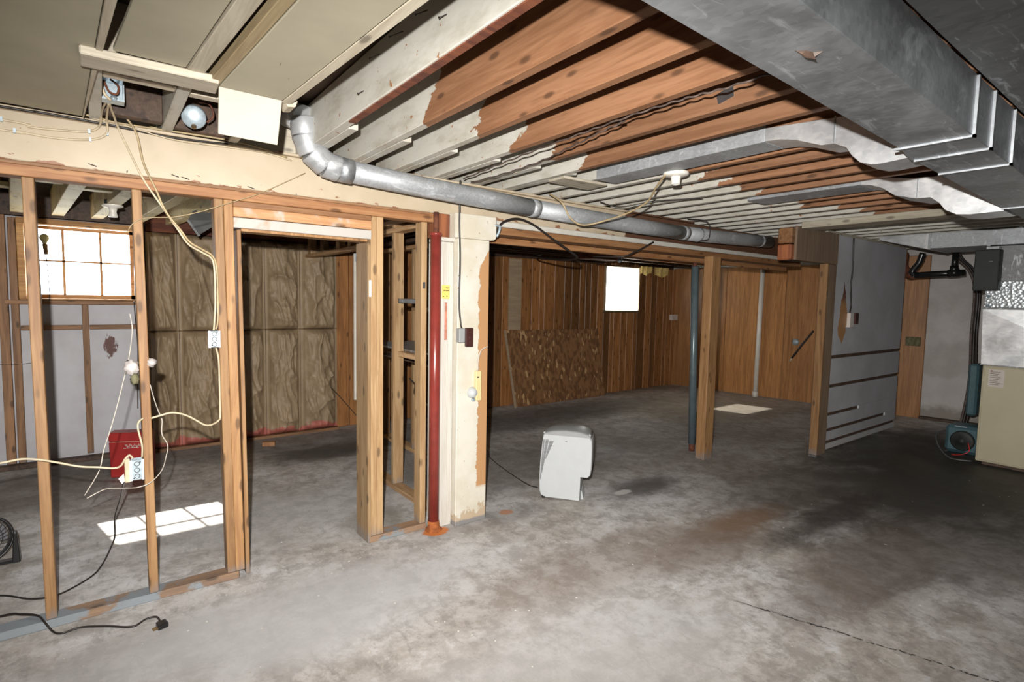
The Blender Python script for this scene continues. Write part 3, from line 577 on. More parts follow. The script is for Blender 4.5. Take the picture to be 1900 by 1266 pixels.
# switch on column
sb = thing('light_switch', (1.87, 2.95, 1.2), 'brown switch plate on a grey box at the front of the white column', 'switch')
make('back_box', bx(1.815, 2.945, 1.222, 1.862, 2.984, 1.312), 'grey_pl', sb, .003)
make('cover_plate', bx(1.853, 2.922, 1.196, 1.906, 2.944, 1.315), 'brown_pl', sb, .003)
for zz in (1.225, 1.286): make('screw', B().cyl((1.879, 2.9215, zz), (1.879, 2.9195, zz), .0035, 10), 'brass', sb)
make('toggle', bx(1.875, 2.914, 1.248, 1.883, 2.922, 1.262), 'brown_pl', sb, .001)
tag(make('switch_cable', B().tube([(1.80, 2.93, 2.23), (1.808, 2.955, 2.15), (1.82, 2.968, 2.06), (1.822, 2.97, 1.95), (1.832, 2.974, 1.75), (1.830, 2.976, 1.48), (1.842, 2.974, 1.34), (1.845, 2.965, 1.312)], .0055), 'rubber'), 'dark cable running down the white column into the brown switch', 'cable')
th = thing('thermostat', (1.95, 2.95, .93), 'yellowed plastic thermostat body hanging on the torn column edge', 'thermostat')
make('thermostat_body', bx(1.955, 2.955, .83, 1.998, 2.984, 1.03), 'ivory', th, .004)
make('slot', bx(1.962, 2.953, .985, 1.976, 2.955, .994), 'black', th)
make('thermostat_wire', B().tube([(1.975, 2.97, 1.03), (1.972, 2.96, 1.10), (1.99, 2.96, 1.16), (2.03, 2.97, 1.18), (2.06, 2.98, 1.185)], .004), 'thinwire', th)
tb = thing('thermostat_cover', (1.935, 2.95, .82), 'crumpled white plastic cover hanging below the yellowed thermostat', 'cover')
make('cover_shell', B().lathe((1.94, 2.985, .885), [(.001, -.04), (.022, -.036), (.034, -.02), (.038, 0), (.034, .012)], 16, (0, 1, 0)), 'white_pl', tb)
make('cover_tab', B().box(1.925, 2.95, .832, 1.95, 2.97, .85), 'zinc', tb, .003)

# wooden posts and steel pole
p1 = thing('timber_post', (4.6, 3.02, 0), 'square orange fir post beside the blue-grey pole, under the far beam', 'post')
make('post_timber', bx(4.56, 2.945, 0, 4.70, 3.04, 1.943), 'stud', p1, .006)
p2 = thing('timber_post', (5.64, 2.43, 0), 'square orange fir post at the near end of the grey partition', 'post')
make('post_timber', bx(5.60, 2.375, .02, 5.63, 2.45, 1.905), 'stud', p2, .004); make('footing', bx(5.598, 2.373, 0, 5.632, 2.452, .019), 'galv_dark', p2, .002)
pole = thing('steel_pole', (4.52, 3.13, 0), 'slim blue-grey round steel pole standing behind the orange post', 'post')
make('pole_shaft', B().cyl((4.765, 3.22, .08), (4.69, 3.22, 1.86), .036, 20), 'bluepipe', pole)
make('pole_foot', B().cyl((4.768, 3.22, 0), (4.765, 3.22, .08), .028, 14), 'rust_iron', pole); make('pole_head', B().cyl((4.69, 3.22, 1.86), (4.689, 3.22, 1.899), .02, 14), 'rust_iron', pole)

# grey partition with dark slots, header box
gp = thing('partition', (6.8, 2.45, 0), 'grey-painted board partition with dark horizontal slots and a gouge', 'partition')
b = B(); xs0, xs1 = 5.86, 7.77
rows = [(.028, .085, xs1), (.12, .21, xs1), (.245, .375, 7.44), (.41, .665, 6.66), (.70, .965, xs1), (1.0, 2.205, xs1)]
make('panel', bx(5.86, 2.43, .03, xs1, 2.46, 2.205), 'darkwood', gp)
for k, (z0, z1) in enumerate([(.028, .085), (.12, .21), (.245, .375), (.41, .665), (.70, .965), (1.0, 2.205)]):
    make('panel', bx(5.861, 2.412, z0, xs1, 2.429, z1), 'greypanel', gp, .002)
make('panel', bx(7.44, 2.411, .21, xs1, 2.429, .245), 'greypanel', gp); make('panel', bx(6.66, 2.411, .375, xs1, 2.429, .41), 'greypanel', gp)
make('end_board', bx(5.633, 2.40, .0, 5.858, 2.42, 1.905), 'brownpanel', gp, .002)
make('header_panel', bx(5.0, 2.395, 1.908, 5.858, 2.42, 2.21), 'brownpanel', gp, .003)
make('top_cleat', bx(5.675, 2.425, 2.206, 7.75, 2.5, 2.235), 'cbatten_x', gp)
for (z0, z1, m) in [(2.055, 2.195, 'plate'), (1.905, 2.045, 'redwood')]: make('header_end', bx(4.93, 2.41, z0, 4.998, 2.535, z1), m, gp, .01)
ps = thing('light_switch', (6.3, 2.39, 1.3), 'dark switch plate on a pale box on the grey partition', 'switch')
make('back_box', bx(6.19, 2.375, 1.28, 6.285, 2.41, 1.43), 'label', ps, .003); make('cover_plate', bx(6.27, 2.355, 1.315, 6.345, 2.374, 1.43), 'brown_pl', ps, .003)
tag(make('switch_cable', B().tube([(6.21, 2.40, 2.2), (6.23, 2.40, 1.9), (6.215, 2.40, 1.7), (6.245, 2.40, 1.52), (6.22, 2.395, 1.43)], .008), 'rubber'), 'dark cable hanging down the grey partition to its switch', 'cable')

# ================================================================== PIPES AND DUCTS
fp = thing('vent_pipe', (3, 2.86, 2.05), 'long round galvanised vent pipe slung along the cream beam', 'pipe')
pa = [(1.0, 2.862, 2.162), (1.45, 2.862, 2.14), (2.33, 2.862, 2.112), (3.1, 2.862, 2.097), (3.9, 2.862, 2.092), (4.6, 2.862, 2.105), (5.4, 2.862, 2.13)]
def pipe_at(x):
    for a, c in zip(pa, pa[1:]):
        if x <= c[0]: k = (x-a[0])/(c[0]-a[0]); return (x, 2.862, a[2]+(c[2]-a[2])*k)
for a, c in [(1.0, 2.33), (2.33, 3.98), (3.98, 5.4)]:
    make('pipe_section', B().tube([pipe_at(max(a, 1.001)), pipe_at((2*a+c)/3), pipe_at((a+2*c)/3), pipe_at(c)], .0575, 28, 3, raw=True), 'galv_pipe', fp)
for x in (2.33, 3.98): make('pipe_collar', B().cyl(pipe_at(x-.03), pipe_at(x+.03), .0605, 28), 'elbow', fp)
make('pipe_end', B().cyl(pipe_at(5.2), pipe_at(5.24), .06, 28), 'elbow', fp)
make('hanger_strap', B().ring(pipe_at(4.18), (1, .1, 0), .062, .004), 'darkzinc', fp)
cpts = [Vector(q) for q in [(1.065, 2.862, 2.158), (1.01, 2.862, 2.162), (.945, 2.861, 2.175), (.878, 2.858, 2.225), (.845, 2.854, 2.30), (.838, 2.85, 2.375), (.82, 2.88, 2.42)]]
for i in range(1, 5):
    a, c = cpts[i], cpts[i+1]; d = (c-a)*.08
    make('elbow_gore', B().tube([a-d, a, (a+c)/2, c, c+d], [.064, .067, .0665, .067, .064], 28, raw=True), 'elbow', fp)
make('pipe_collar', B().cyl(cpts[0]+Vector((.02, 0, 0)), cpts[1], .064, 28), 'galv', fp)
make('elbow_gore', B().cyl(cpts[5], (.79, 2.96, 2.42), .066, 28), 'elbow', fp)

dt = thing('main_duct', (3, .6, 2.05), 'wide rectangular galvanised heating trunk duct under the joists', 'duct')
def tz(x): return 2.085 - .022*max(0, x-.5)
def sec(x0, x1, ya0, ya1, yb0, yb1, m='galv', zt=2.235):  # near edge ya (front), far edge yb
    return make('duct_section', B().hexa([(x0, ya0, tz(x0)), (x1, ya1, tz(x1)), (x1, yb1, tz(x1)), (x0, yb0, tz(x0)), (x0, ya0, zt), (x1, ya1, zt), (x1, yb1, zt), (x0, yb0, zt)]), m, dt, .002)
sec(-.3, 2.22, .515, .535, .70, .735); sec(2.225, 2.42, .535, .535, .735, .76, 'galv'); sec(2.425, 2.70, .535, .535, .75, .75)
sec(2.705, 3.70, .535, .54, .75, .75, 'galv'); sec(3.705, 4.9, .54, .54, .74, .74, 'galv_dark'); sec(4.905, 6.65, .54, .54, .74, .74, 'galv_dark')
for x in (2.222, 2.422, 2.702, 3.702, 4.902):
    z = tz(x)-.006; make('duct_flange', B().box(x-.006, .527, z, x+.006, .75, z+.008).box(x-.006, .527, z, x+.006, .535, 2.23), 'galv', dt)
def branch(name, X, w, bot, top, yend, label):
    t_ = thing(name, (X, 1.2, 2.0), label, 'duct', 'branch ducts off the trunk')
    poly = [(X, y, z) for y, z in bot] + [(X, y, z) for y, z in top[1:]]
    b = B(); n = len(poly); b.prism(poly, (w, 0, 0))
    make('boot', b, 'galv_bright', t_, .001)
    y0 = bot[0][0]; make('flat_run', bx(X+.002, y0+.002, bot[0][1]-.001, X+w-.002, yend, bot[0][1]+.16), 'galv_pipe', t_, .002)
    # folded seam along the boot's side
    make('boot_seam', B().box(X-.003, bot[4][0]-.004, bot[4][1]+.004, X, bot[4][0]+.002, bot[4][1]+.11), 'galv', t_)
branch('branch_duct', 2.44, .18, [(1.34, 2.242), (1.27, 2.236), (1.20, 2.218), (1.092, 2.173), (1.043, 2.17), (.994, 2.144), (.971, 2.107), (.94, 2.075), (.895, 2.058), (.859, 2.056), (.752, 2.063)], [(.752, 2.063), (.823, 2.146), (1.014, 2.272), (1.34, 2.30)], 2.4, 'flat galvanised branch duct with a stepped boot, the one nearer the round lampholder')
branch('branch_duct', 3.72, .25, [(1.42, 2.24), (1.362, 2.228), (1.301, 2.201), (1.234, 2.149), (1.127, 2.118), (1.063, 2.116), (1.019, 2.079), (.991, 2.038), (.94, 2.008), (.881, 2.001), (.742, 2.004)], [(.742, 2.01), (.775, 2.063), (1.019, 2.226), (1.172, 2.238), (1.42, 2.29)], 2.15, 'flat galvanised branch duct with a stepped boot, second from the round lampholder')
# return-air panning nearest the camera
rd = thing('return_duct', (3, 0, 2.236), 'dull sheet-metal return duct running beside the heating trunk', 'duct')
make('duct_section', bx(-.3, -.75, 2.205, 2.9, .506, 2.24), 'galv_dark', rd, .002); make('duct_section', bx(2.905, -.75, 2.205, 6.3, .52, 2.24), 'galv_dark', rd, .002)
make('duct_flange', bx(2.895, -.74, 2.198, 2.912, .485, 2.205), 'galv', rd)
tf = tag(make('tape_scrap', B().prism([(1.235, .63, 2.066), (1.262, .607, 2.066), (1.282, .602, 2.066), (1.296, .578, 2.066), (1.285, .605, 2.05), (1.275, .59, 2.04), (1.268, .61, 2.048), (1.258, .615, 2.055)], (0, .003, .001)), 'darkwood'), 'torn scrap of dark debris hanging from the heating trunk', 'scrap')
# cross duct and plenum over the furnace
cd = thing('cross_duct', (6.7, 1.5, 2.09), 'galvanised cross duct leading from the furnace plenum toward the partition', 'duct')
make('duct_section', B().hexa([(6.68, .75, 2.095), (7.3, .75, 2.095), (7.3, 1.42, 2.095), (6.68, 1.42, 2.095), (6.68, .75, 2.24), (7.3, .75, 2.24), (7.3, 1.42, 2.24), (6.68, 1.42, 2.24)]), 'galv', cd, .002)
make('duct_section', bx(6.68, 1.425, 2.095, 7.3, 1.88, 2.245), 'galv_pipe', cd, .002)
make('duct_boot', B().hexa([(6.68, 1.885, 2.085), (7.3, 1.885, 2.085), (7.3, 2.33, 2.21), (6.68, 2.33, 2.21), (6.68, 1.885, 2.246), (7.3, 1.885, 2.246), (7.3, 2.33, 2.246), (6.68, 2.33, 2.246)]), 'galv_bright', cd, .002)
for yy in (1.42, 1.883): make('duct_flange', bx(6.67, yy-.012, 2.085, 6.68, yy+.012, 2.243), 'galv', cd)

fu = thing('furnace', (7.1, .9, 0), 'beige enamelled furnace cabinet with a paper label and metal plenum', 'furnace')
make('cabinet', bx(6.72, .45, .035, 7.45, 1.40, .962), 'beige', fu, .006); make('plinth', bx(6.78, .5, 0, 7.4, 1.36, .034), 'darkwood', fu)
make('front_panel', bx(6.712, .47, .05, 6.719, 1.385, .95), 'beige', fu, .003)
lb = make('rating_label', bx(6.7085, 1.235, .765, 6.7115, 1.35, .93), 'label', fu)
make('label_logo', B().lathe((6.708, 1.33, .918), [(.0, 0), (.006, 0), (.006, .001)], 10, (1, 0, 0)), 'pinkpaint', lb)
for k in range(8): make('print', bx(6.7068, 1.262+.01*(k % 3), .905-k*.017, 6.7084, 1.338, .909-k*.017), 'ink', lb)
# cross-broken transition
make('transition', B().add([(6.72, .45, .97), (6.72, 1.415, .97), (6.72, 1.435, 1.495), (6.72, .45, 1.495), (6.70, .93, 1.23), (7.4, .45, .97), (7.4, 1.415, .97), (7.4, 1.435, 1.495), (7.4, .45, 1.495)], [(0,1,4), (1,2,4), (2,3,4), (3,0,4), (1,6,7,2), (0,3,8,5), (5,8,7,6), (2,7,8,3), (0,5,6,1)]), 'galv_bright', fu)
make('transition_flange', bx(6.705, .45, 1.495, 6.72, 1.44, 1.51), 'galv_dark', fu); make('transition_flange', bx(6.705, .45, .963, 6.72, 1.42, .972), 'galv_dark', fu)
make('plenum', bx(6.725, .45, 1.511, 7.4, 1.43, 1.76), 'foil', fu, .003); make('plenum_upper', bx(6.73, .45, 1.761, 7.4, 1.42, 2.09), 'galv_dark', fu, .003)
for zz in (1.62, 1.53): make('latch', B().lathe((6.70, 1.40, zz), [(.001, 0), (.012, .004), (.014, .012), (.01, .02)], 12, (1, 0, 0)), 'zinc', fu)
eb = thing('electrical_box', (6.68, 1.4, 1.67), 'dark grey electrical box fixed above the furnace', 'electrical box')
make('box_body', bx(6.60, 1.315, 1.67, 6.70, 1.50, 2.05), 'panelbox', eb, .005); make('box_lid', bx(6.594, 1.322, 1.68, 6.599, 1.494, 2.04), 'panelbox', eb, .003)
make('box_handle', bx(6.575, 1.36, 1.93, 6.593, 1.39, 1.945), 'darkzinc', eb, .003); make('box_tag', bx(6.60, 1.33, 2.052, 6.69, 1.42, 2.075), 'galv', eb)
bp = thing('drain_pipe', (7.7, 2.05, 1.85), 'black plastic drain pipes below the cross duct beside the partition', 'pipe')
make('pipe_run', B().cyl((7.6, 2.26, 1.875), (7.6, 1.80, 1.895), .034, 18), 'blackpipe', bp); make('pipe_riser', B().cyl((7.6, 1.90, 1.90), (7.6, 1.895, 2.13), .03, 18), 'blackpipe', bp)
make('pipe_tee', B().cyl((7.6, 1.95, 1.888), (7.6, 1.85, 1.893), .041, 18).cyl((7.6, 1.90, 1.9), (7.6, 1.90, 1.97), .038, 18), 'blackpipe', bp)
make('pipe_riser', B().tube([(7.6, 2.26, 1.875), (7.6, 2.29, 1.92), (7.6, 2.23, 2.02), (7.6, 2.2, 2.13)], .033, 16), 'blackpipe', bp)
make('pipe_elbow', B().tube([(7.9, 2.48, 2.16), (7.85, 2.46, 2.0), (7.8, 2.38, 1.9), (7.7, 2.3, 1.89)], .05, 16), 'rust_iron', bp)
cbm = [(7.95, 1.98, 2.14), (7.95, 1.93, 2.06), (7.95, 1.83, 1.93), (7.95, 1.76, 1.70), (7.95, 1.755, 1.2), (7.95, 1.74, .72), (7.93, 1.76, .35), (7.9, 1.8, .015)]
for k, (dy, m) in enumerate([(0, 'rubber'), (.025, 'cloth_cable'), (-.022, 'rubber')]):
    tag(make('furnace_cable', B().tube([(x+k*.01, y+dy+random.uniform(-.006, .006), z) for x, y, z in cbm], .013), m), ['middle black cable of the bundle running down behind the furnace', 'brownish cable farthest from the furnace in the bundle behind it', 'black cable nearest the furnace in the bundle behind it'][k], 'cable', 'cable bundle beside the furnace')
# pump by the furnace
pu = thing('pump_motor', (6.95, 1.6, 0), 'blue-grey motor with a round hub on the floor beside the furnace', 'motor')
make('motor_housing', bx(6.93, 1.42, .03, 7.2, 1.70, .31), 'teal', pu, .03); make('motor_disc', B().lathe((6.925, 1.55, .165), [(.1, .005), (.1, -.02), (.085, -.03), (.03, -.03), (.028, -.045), (.001, -.046)], 24, (1, 0, 0)), 'panelbox', pu)
make('motor_bracket', bx(6.9, 1.52, .302, 6.928, 1.62, .312), 'zinc', pu, .002); make('motor_base', bx(6.9, 1.43, 0, 7.2, 1.69, .03), 'black', pu)
make('upright_tank', bx(7.55, 1.60, .33, 7.75, 1.69, .9), 'teal', pu, .02)
tag(make('drain_hose', B().tube([(6.93, 1.70, .24), (6.84, 1.745, .2), (6.76, 1.70, .10), (6.70, 1.60, .02), (6.69, 1.5, .015), (6.72, 1.42, .02)], .008), 'darkzinc'), 'thin grey hose looping to the floor around the pump motor', 'hose')
tag(make('motor_wire', B().tube([(6.90, 1.5, .16), (6.86, 1.48, .08), (6.85, 1.55, .03), (6.88, 1.62, .012)], .005), 'redwire'), 'short red wire under the pump motor', 'wire')

# ================================================================== LEANING BOARDS, FAR ROOM
ob = tag(make('strand_board_sheet', B().prism([(4.60, 5.93, 0.002), (6.42, 5.96, .002), (6.30, 6.05, 1.07), (4.50, 6.05, 1.075)], (0, .014, 0)), 'osb'), 'brown strand board sheet leaning against the planked wall', 'board')
tag(make('plywood_strip', bx(4.53, 6.06, 1.08, 4.75, 6.078, 2.07), 'strip'), 'narrow pale plywood strip upright on the planked wall', 'board')
tag(make('edge_trim', B().bar((4.56, 5.90, .003), (4.47, 6.06, 1.08), .035, .012, (0, 1, 0)), 'strip'), 'thin pale edge strip leaning beside the strand board', 'strip')
wp = thing('waste_pipe', (RX(4.58)-.09, 4.58, 0), 'white plastic waste pipe standing against the far panelled wall', 'pipe')
make('pipe_shaft', B().cyl((RX(4.58)-.08, 4.59, .03), (RX(4.58)-.08, 4.57, 2.1), .035, 18), 'porcelain', wp); make('pipe_socket', B().cyl((RX(4.58)-.08, 4.59, 0), (RX(4.58)-.08, 4.59, .09), .045, 18), 'porcelain', wp)
tag(make('outlet_box', bx(8.15, 6.02, 1.19, 8.31, 6.085, 1.29), 'label', None, .004), 'small pale box on the planked wall near the far corner', 'outlet')
jb = thing('conduit_box', (RX(3.95)-.1, 3.95, .9), 'small round metal box with a stub of black cable on the far wall', 'junction box')
make('box_body', B().lathe((RX(4.05)-.02, 4.05, .93), [(.05, 0), (.05, -.03), (.001, -.031)], 16, (1, -.15, 0)), 'zinc', jb)
make('cable_stub', B().tube([(RX(3.85)-.1, 3.78, 1.12), (RX(3.9)-.12, 3.95, .86), (RX(3.95)-.12, 4.06, .68)], .016), 'rubber', jb)
make('cable_tip', B().cyl((RX(3.95)-.12, 4.06, .68), (RX(3.95)-.12, 4.085, .63), .010, 10), 'thinwire', jb)
make('smear', B().box(RX(3.9)-.045, 3.78, 1.0, RX(3.9)-.042, 4.1, 1.12), 'moss', jb) if 0 else None
tag(make('green_box', bx(RX(2.6)-.09, 2.50, .98, RX(2.6)-.04, 2.66, 1.1), 'flat_green' if 0 else 'moss', None, .004), 'small dull green box on the wood jamb beside the partition', 'box')
tag(make('wall_phone', B().prism([(4.12, 6.03, 1.41), (4.19, 6.03, 1.43), (4.2, 6.03, 1.6), (4.17, 6.03, 1.72), (4.12, 6.03, 1.72)], (0, .05, 0)), 'black', None, .006), 'black wall fixture half hidden behind the white column', 'fixture')
for k, (a, c, z0) in enumerate([(7.22, 7.52, 1.97), (7.55, 8.0, 1.95)]):
    vs = []; n = 14
    for i in range(n+1):
        for j in range(5):
            u = i/n; vs.append((a+(c-a)*u + j*.01, 6.0-.03*math.sin(u*16+k)+.01*j, 2.10-j*(2.10-z0-.03*math.sin(u*9))/4))
    tag(make('insulation_scrap', B().add(vs, [(i*5+j, i*5+j+1, (i+1)*5+j+1, (i+1)*5+j) for i in range(n) for j in range(4)], True), 'tuft'), ['ragged yellow insulation scrap hanging right above the small window corner', 'wider ragged yellow insulation scrap hanging beyond the small window'][k], 'insulation')
for k, (x, y, lab) in enumerate([(5.3, 4.75, 'bare bulb socket under the far joists, before the plain plank wall'), (7.4, 3.7, 'small bulb socket under the far joists behind the orange post')]):
    L = thing('bulb_socket', (x, y, 2.0), lab, 'lamp'); make('socket', B().lathe((x, y, 2.125), [(.04, 0), (.04, -.015), (.022, -.03), (.022, -.06), (.001, -.06)], 16), 'porcelain' if k else 'rubber', L)
    make('bulb', B().lathe((x, y, 2.065), [(.015, 0), (.03, -.03), (.028, -.055), (.001, -.075)], 16), 'glassy' if 0 else 'zinc', L)
tag(make('vent_box', bx(4.95, 4.9, 2.04, 5.5, 5.15, 2.12), 'rust_iron', None, .005), 'dull reddish metal box hung under the far joists', 'box')

# ================================================================== CEILING FITTINGS
lh = thing('ceiling_lampholder', (2.63, 2.0, 2.2), 'white porcelain lampholder under the joists, without a bulb', 'lampholder')
make('base_ring', B().lathe((2.66, 1.98, 2.245), [(.07, 0), (.072, -.012), (.06, -.02), (.03, -.024), (.001, -.024)]), 'porcelain', lh); make('socket', B().lathe((2.66, 1.98, 2.222), [(.028, 0), (.025, -.045), (.019, -.045), (.017, -.005)]), 'porcelain', lh)
tag(make('lampholder_cable', B().tube([(2.60, 2.0, 2.235), (2.66, 2.12, 2.18), (2.75, 2.25, 2.13), (2.78, 2.42, 2.085), (2.76, 2.6, 2.05), (2.66, 2.72, 2.02), (2.575, 2.76, 2.06), (2.51, 2.78, 2.16), (2.5, 2.9, 2.235)], .006), 'romex_old'), 'tan cable looping from the lampholder down past the vent pipe', 'cable')
tag(make('access_board', B().hexa([(2.215, 2.44, 2.224), (2.56, 2.42, 2.224), (2.57, 2.60, 2.224), (2.22, 2.59, 2.224), (2.215, 2.44, 2.24), (2.56, 2.42, 2.24), (2.57, 2.60, 2.24), (2.22, 2.59, 2.24)]), 'cbatten_x', None, .002), 'small painted board nailed across two joists near the lampholder', 'board')
tag(make('foil_patch', B().prism([(1.938, 1.27, 2.31), (1.938, 1.20, 2.33), (1.938, 1.195, 2.285), (1.938, 1.26, 2.27)], (.003, 0, 0)), 'silverfoil'), 'crinkled silver foil patch stuck on a bare joist', 'foil')
def twist(pts, r, off, n=10, label='', ph=0):
    P = crom(pts, n); out = []
    for i, p in enumerate(P): a = i*1.1+ph; out.append(p + Vector((math.cos(a)*off*.6, 0, math.sin(a)*off*.6)))
    return B().tube(out, r, 6, raw=True)
tw = [(1.80, 2.90, 2.232), (1.77, 2.6, 2.232), (1.745, 2.35, 2.232), (1.725, 2.1, 2.232), (1.715, 1.84, 2.235), (1.70, 1.65, 2.232), (1.69, 1.45, 2.232), (1.70, 1.30, 2.234), (1.718, 1.2, 2.238), (1.73, 1.1, 2.236), (1.735, .96, 2.238), (1.74, .80, 2.238)]
tag(make('twisted_cable', twist(tw, .0038, .0042), 'cloth_cable'), 'old cloth cable running along the joist edge toward the heating trunk, nearer of the pair', 'cable')
tw2 = [(1.86, 2.9, 2.22), (1.86, 2.6, 2.215), (1.88, 2.42, 2.225), (1.87, 2.2, 2.232), (1.82, 2.0, 2.23), (1.775, 1.82, 2.228), (1.748, 1.68, 2.232), (1.735, 1.55, 2.236)]
tag(make('twisted_cable', twist(tw2, .0038, .0042, ph=2), 'cloth_cable'), 'old cloth cable sagging between two whitewashed joists, farther of the pair', 'cable')
for k, (pts, lab) in enumerate([([(3.0, 2.9, 2.24), (3.05, 2.75, 2.19), (3.2, 2.55, 2.225), (3.4, 2.3, 2.238)], 'thin dark wire looping under the joists behind the lampholder'), ([(4.15, 2.95, 2.24), (4.2, 2.78, 2.2), (4.2, 2.76, 2.06), (4.15, 2.80, 2.04)], 'dark strap wire hanging beside the hanger of the vent pipe')]):
    tag(make('ceiling_wire', B().tube(pts, .004, 6), 'rubber'), lab, 'wire')
tag(make('drooping_cable', B().tube([(2.12, 3.0, 1.93), (2.17, 3.0, 2.01), (2.27, 3.0, 2.05), (2.36, 3.0, 2.05), (2.47, 3.0, 2.018), (2.62, 3.0, 1.947), (2.806, 3.02, 1.876), (2.967, 3.1, 1.83), (3.3, 3.7, 1.87), (3.8, 4.6, 1.97), (4.3, 5.1, 2.06)], .008), 'rubber'), 'black cable arching from the column corner under the beam', 'cable')
tag(make('drooping_cable', B().tube([(3.35, 3.3, 1.88), (3.43, 3.05, 1.87), (3.55, 3.0, 1.92), (3.66, 3.0, 1.965), (3.76, 3.0, 2.01)], .007), 'rubber'), 'short black cable hanging from the beam before the small window', 'cable')
for k, (x0, r) in enumerate([(2.12, .012)]):
    tag(make('cable_clamp', B().tube([(2.10, 2.985, 1.99), (2.14, 2.98, 1.985), (2.135, 2.98, 1.95), (2.12, 2.985, 1.915)], .009, 8), 'zinc'), 'silver metal cable clamp at the top corner of the column', 'clamp')

# ================================================================== LEFT WIRING
j1 = thing('junction_box', (.07, 2.75, 2.27), 'open square metal junction box with wires under the crossboard', 'junction box')
make('box_body', B().box(.03, 2.72, 2.255, .105, 2.78, 2.262).box(.03, 2.72, 2.262, .034, 2.78, 2.34).box(.101, 2.72, 2.262, .105, 2.78, 2.34).box(.03, 2.777, 2.262, .105, 2.78, 2.34).box(.03, 2.72, 2.336, .105, 2.78, 2.34), 'zinc', j1)
make('box_lug', B().lathe((.07, 2.715, 2.262), [(.001, -.004), (.012, 0), (.012, .01)], 12, (0, 1, 0)), 'zinc', j1)
make('wire_loop', B().tube([(.04, 2.71, 2.32), (.055, 2.70, 2.28), (.08, 2.70, 2.275), (.085, 2.71, 2.31), (.06, 2.71, 2.33)], .004), 'rust_iron', j1)
make('wire_loop', B().tube([(.035, 2.73, 2.35), (.03, 2.70, 2.32), (.04, 2.70, 2.27), (.06, 2.71, 2.25)], .005), 'romex', j1)
j2 = thing('junction_box', (.355, 2.76, 2.24), 'round grey metal junction box beside the hanging white flap', 'junction box')
make('box_body', B().lathe((.355, 2.80, 2.272), [(.048, .04), (.048, -.03), (.044, -.034), (.001, -.035)], 24, (.15, 1, .35)), 'zinc', j2)
make('box_lug', B().lathe((.35, 2.765, 2.222), [(.001, -.006), (.01, 0), (.01, .012)], 10, (0, 1, 0)), 'brass', j2)
make('wire_loop', B().tube([(.37, 2.77, 2.33), (.41, 2.76, 2.325), (.425, 2.76, 2.28), (.40, 2.77, 2.25)], .004), 'rust_iron', j2)
def cable(name, pts, r, m, label, cat='cable', group=None): return tag(make(name, B().tube(pts, r*.66, 8), m), label, cat, group)
cable('black_cable', [(-1.2, 3.045, 2.238), (-.293, 3.044, 2.236), (-.182, 3.044, 2.238), (-.066, 3.044, 2.237), (.091, 3.044, 2.234), (.261, 3.044, 2.226), (.40, 3.046, 2.230), (.53, 3.05, 2.24)], .008, 'rubber', 'black cable running along the top edge of the cream beam')
cable('tan_cable', [(-1.2, 3.03, 2.262), (-.293, 3.03, 2.263), (-.154, 3.03, 2.254), (-.004, 3.03, 2.257), (.085, 3.03, 2.246), (.263, 3.04, 2.252), (.527, 3.04, 2.257), (.694, 3.04, 2.244), (.809, 3.05, 2.222)], .007, 'romex_old', 'tan cable above the black one on the cream beam top')
cable('tan_cable', [(.0, 3.04, 2.25), (.12, 3.04, 2.242), (.3, 3.045, 2.217), (.52, 3.05, 2.225), (.70, 3.05, 2.228), (.83, 3.05, 2.21)], .006, 'romex', 'cream cable sagging just below the black one on the beam')
cable('stapled_cable', [(-1.2, 3.06, 2.2), (-.294, 3.062, 2.189), (-.213, 3.062, 2.177), (-.127, 3.062, 2.181), (-.02, 3.062, 2.195), (.024, 3.055, 2.225), (.032, 2.95, 2.262), (.05, 2.75, 2.262)], .007, 'romex', 'upper cream cable stapled to the left face of the beam')
cable('stapled_cable', [(-1.2, 3.06, 2.16), (-.296, 3.062, 2.148), (-.255, 3.062, 2.151), (-.128, 3.062, 2.147), (-.007, 3.062, 2.163), (.048, 3.055, 2.198), (.05, 3.0, 2.25), (.055, 2.78, 2.262)], .007, 'romex', 'lower cream cable stapled to the left face of the beam')
for (x, z) in [(-.293, 2.189), (-.012, 2.196), (-.255, 2.151), (-.01, 2.162), (.052, 2.20)]:
    make('staple', bx(x-.004, 3.052, z-.009, x+.004, 3.066, z+.009), 'zinc', beam)
cable('hanging_cable', [(.055, 2.78, 2.262), (.075, 2.95, 2.25), (.091, 3.02, 2.22), (.133, 3.025, 2.116), (.178, 3.025, 2.011), (.237, 3.025, 1.913), (.307, 3.03, 1.80), (.35, 3.04, 1.735), (.41, 3.05, 1.70), (.452, 3.066, 1.672), (.462, 3.066, 1.60), (.462, 3.066, 1.45), (.455, 3.06, 1.36), (.45, 3.05, 1.32)], .007, 'romex', 'longer cream cable dropping diagonally from the beam to the stud box')
cable('hanging_cable', [(.12, 3.0, 2.268), (.156, 3.015, 2.208), (.179, 3.02, 2.084), (.225, 3.02, 1.969), (.242, 3.02, 1.918), (.27, 3.02, 1.86), (.315, 3.02, 1.80), (.355, 3.03, 1.745), (.41, 3.045, 1.714), (.455, 3.06, 1.685), (.472, 3.066, 1.62), (.474, 3.066, 1.46), (.47, 3.06, 1.36), (.46, 3.05, 1.325)], .007, 'romex_old', 'second tan cable bundled with the one dropping to the stud box')
b1 = thing('outlet_box', (.45, 3.05, 1.23), 'pale blue metal outlet box fixed beside the doorway stud', 'outlet box')
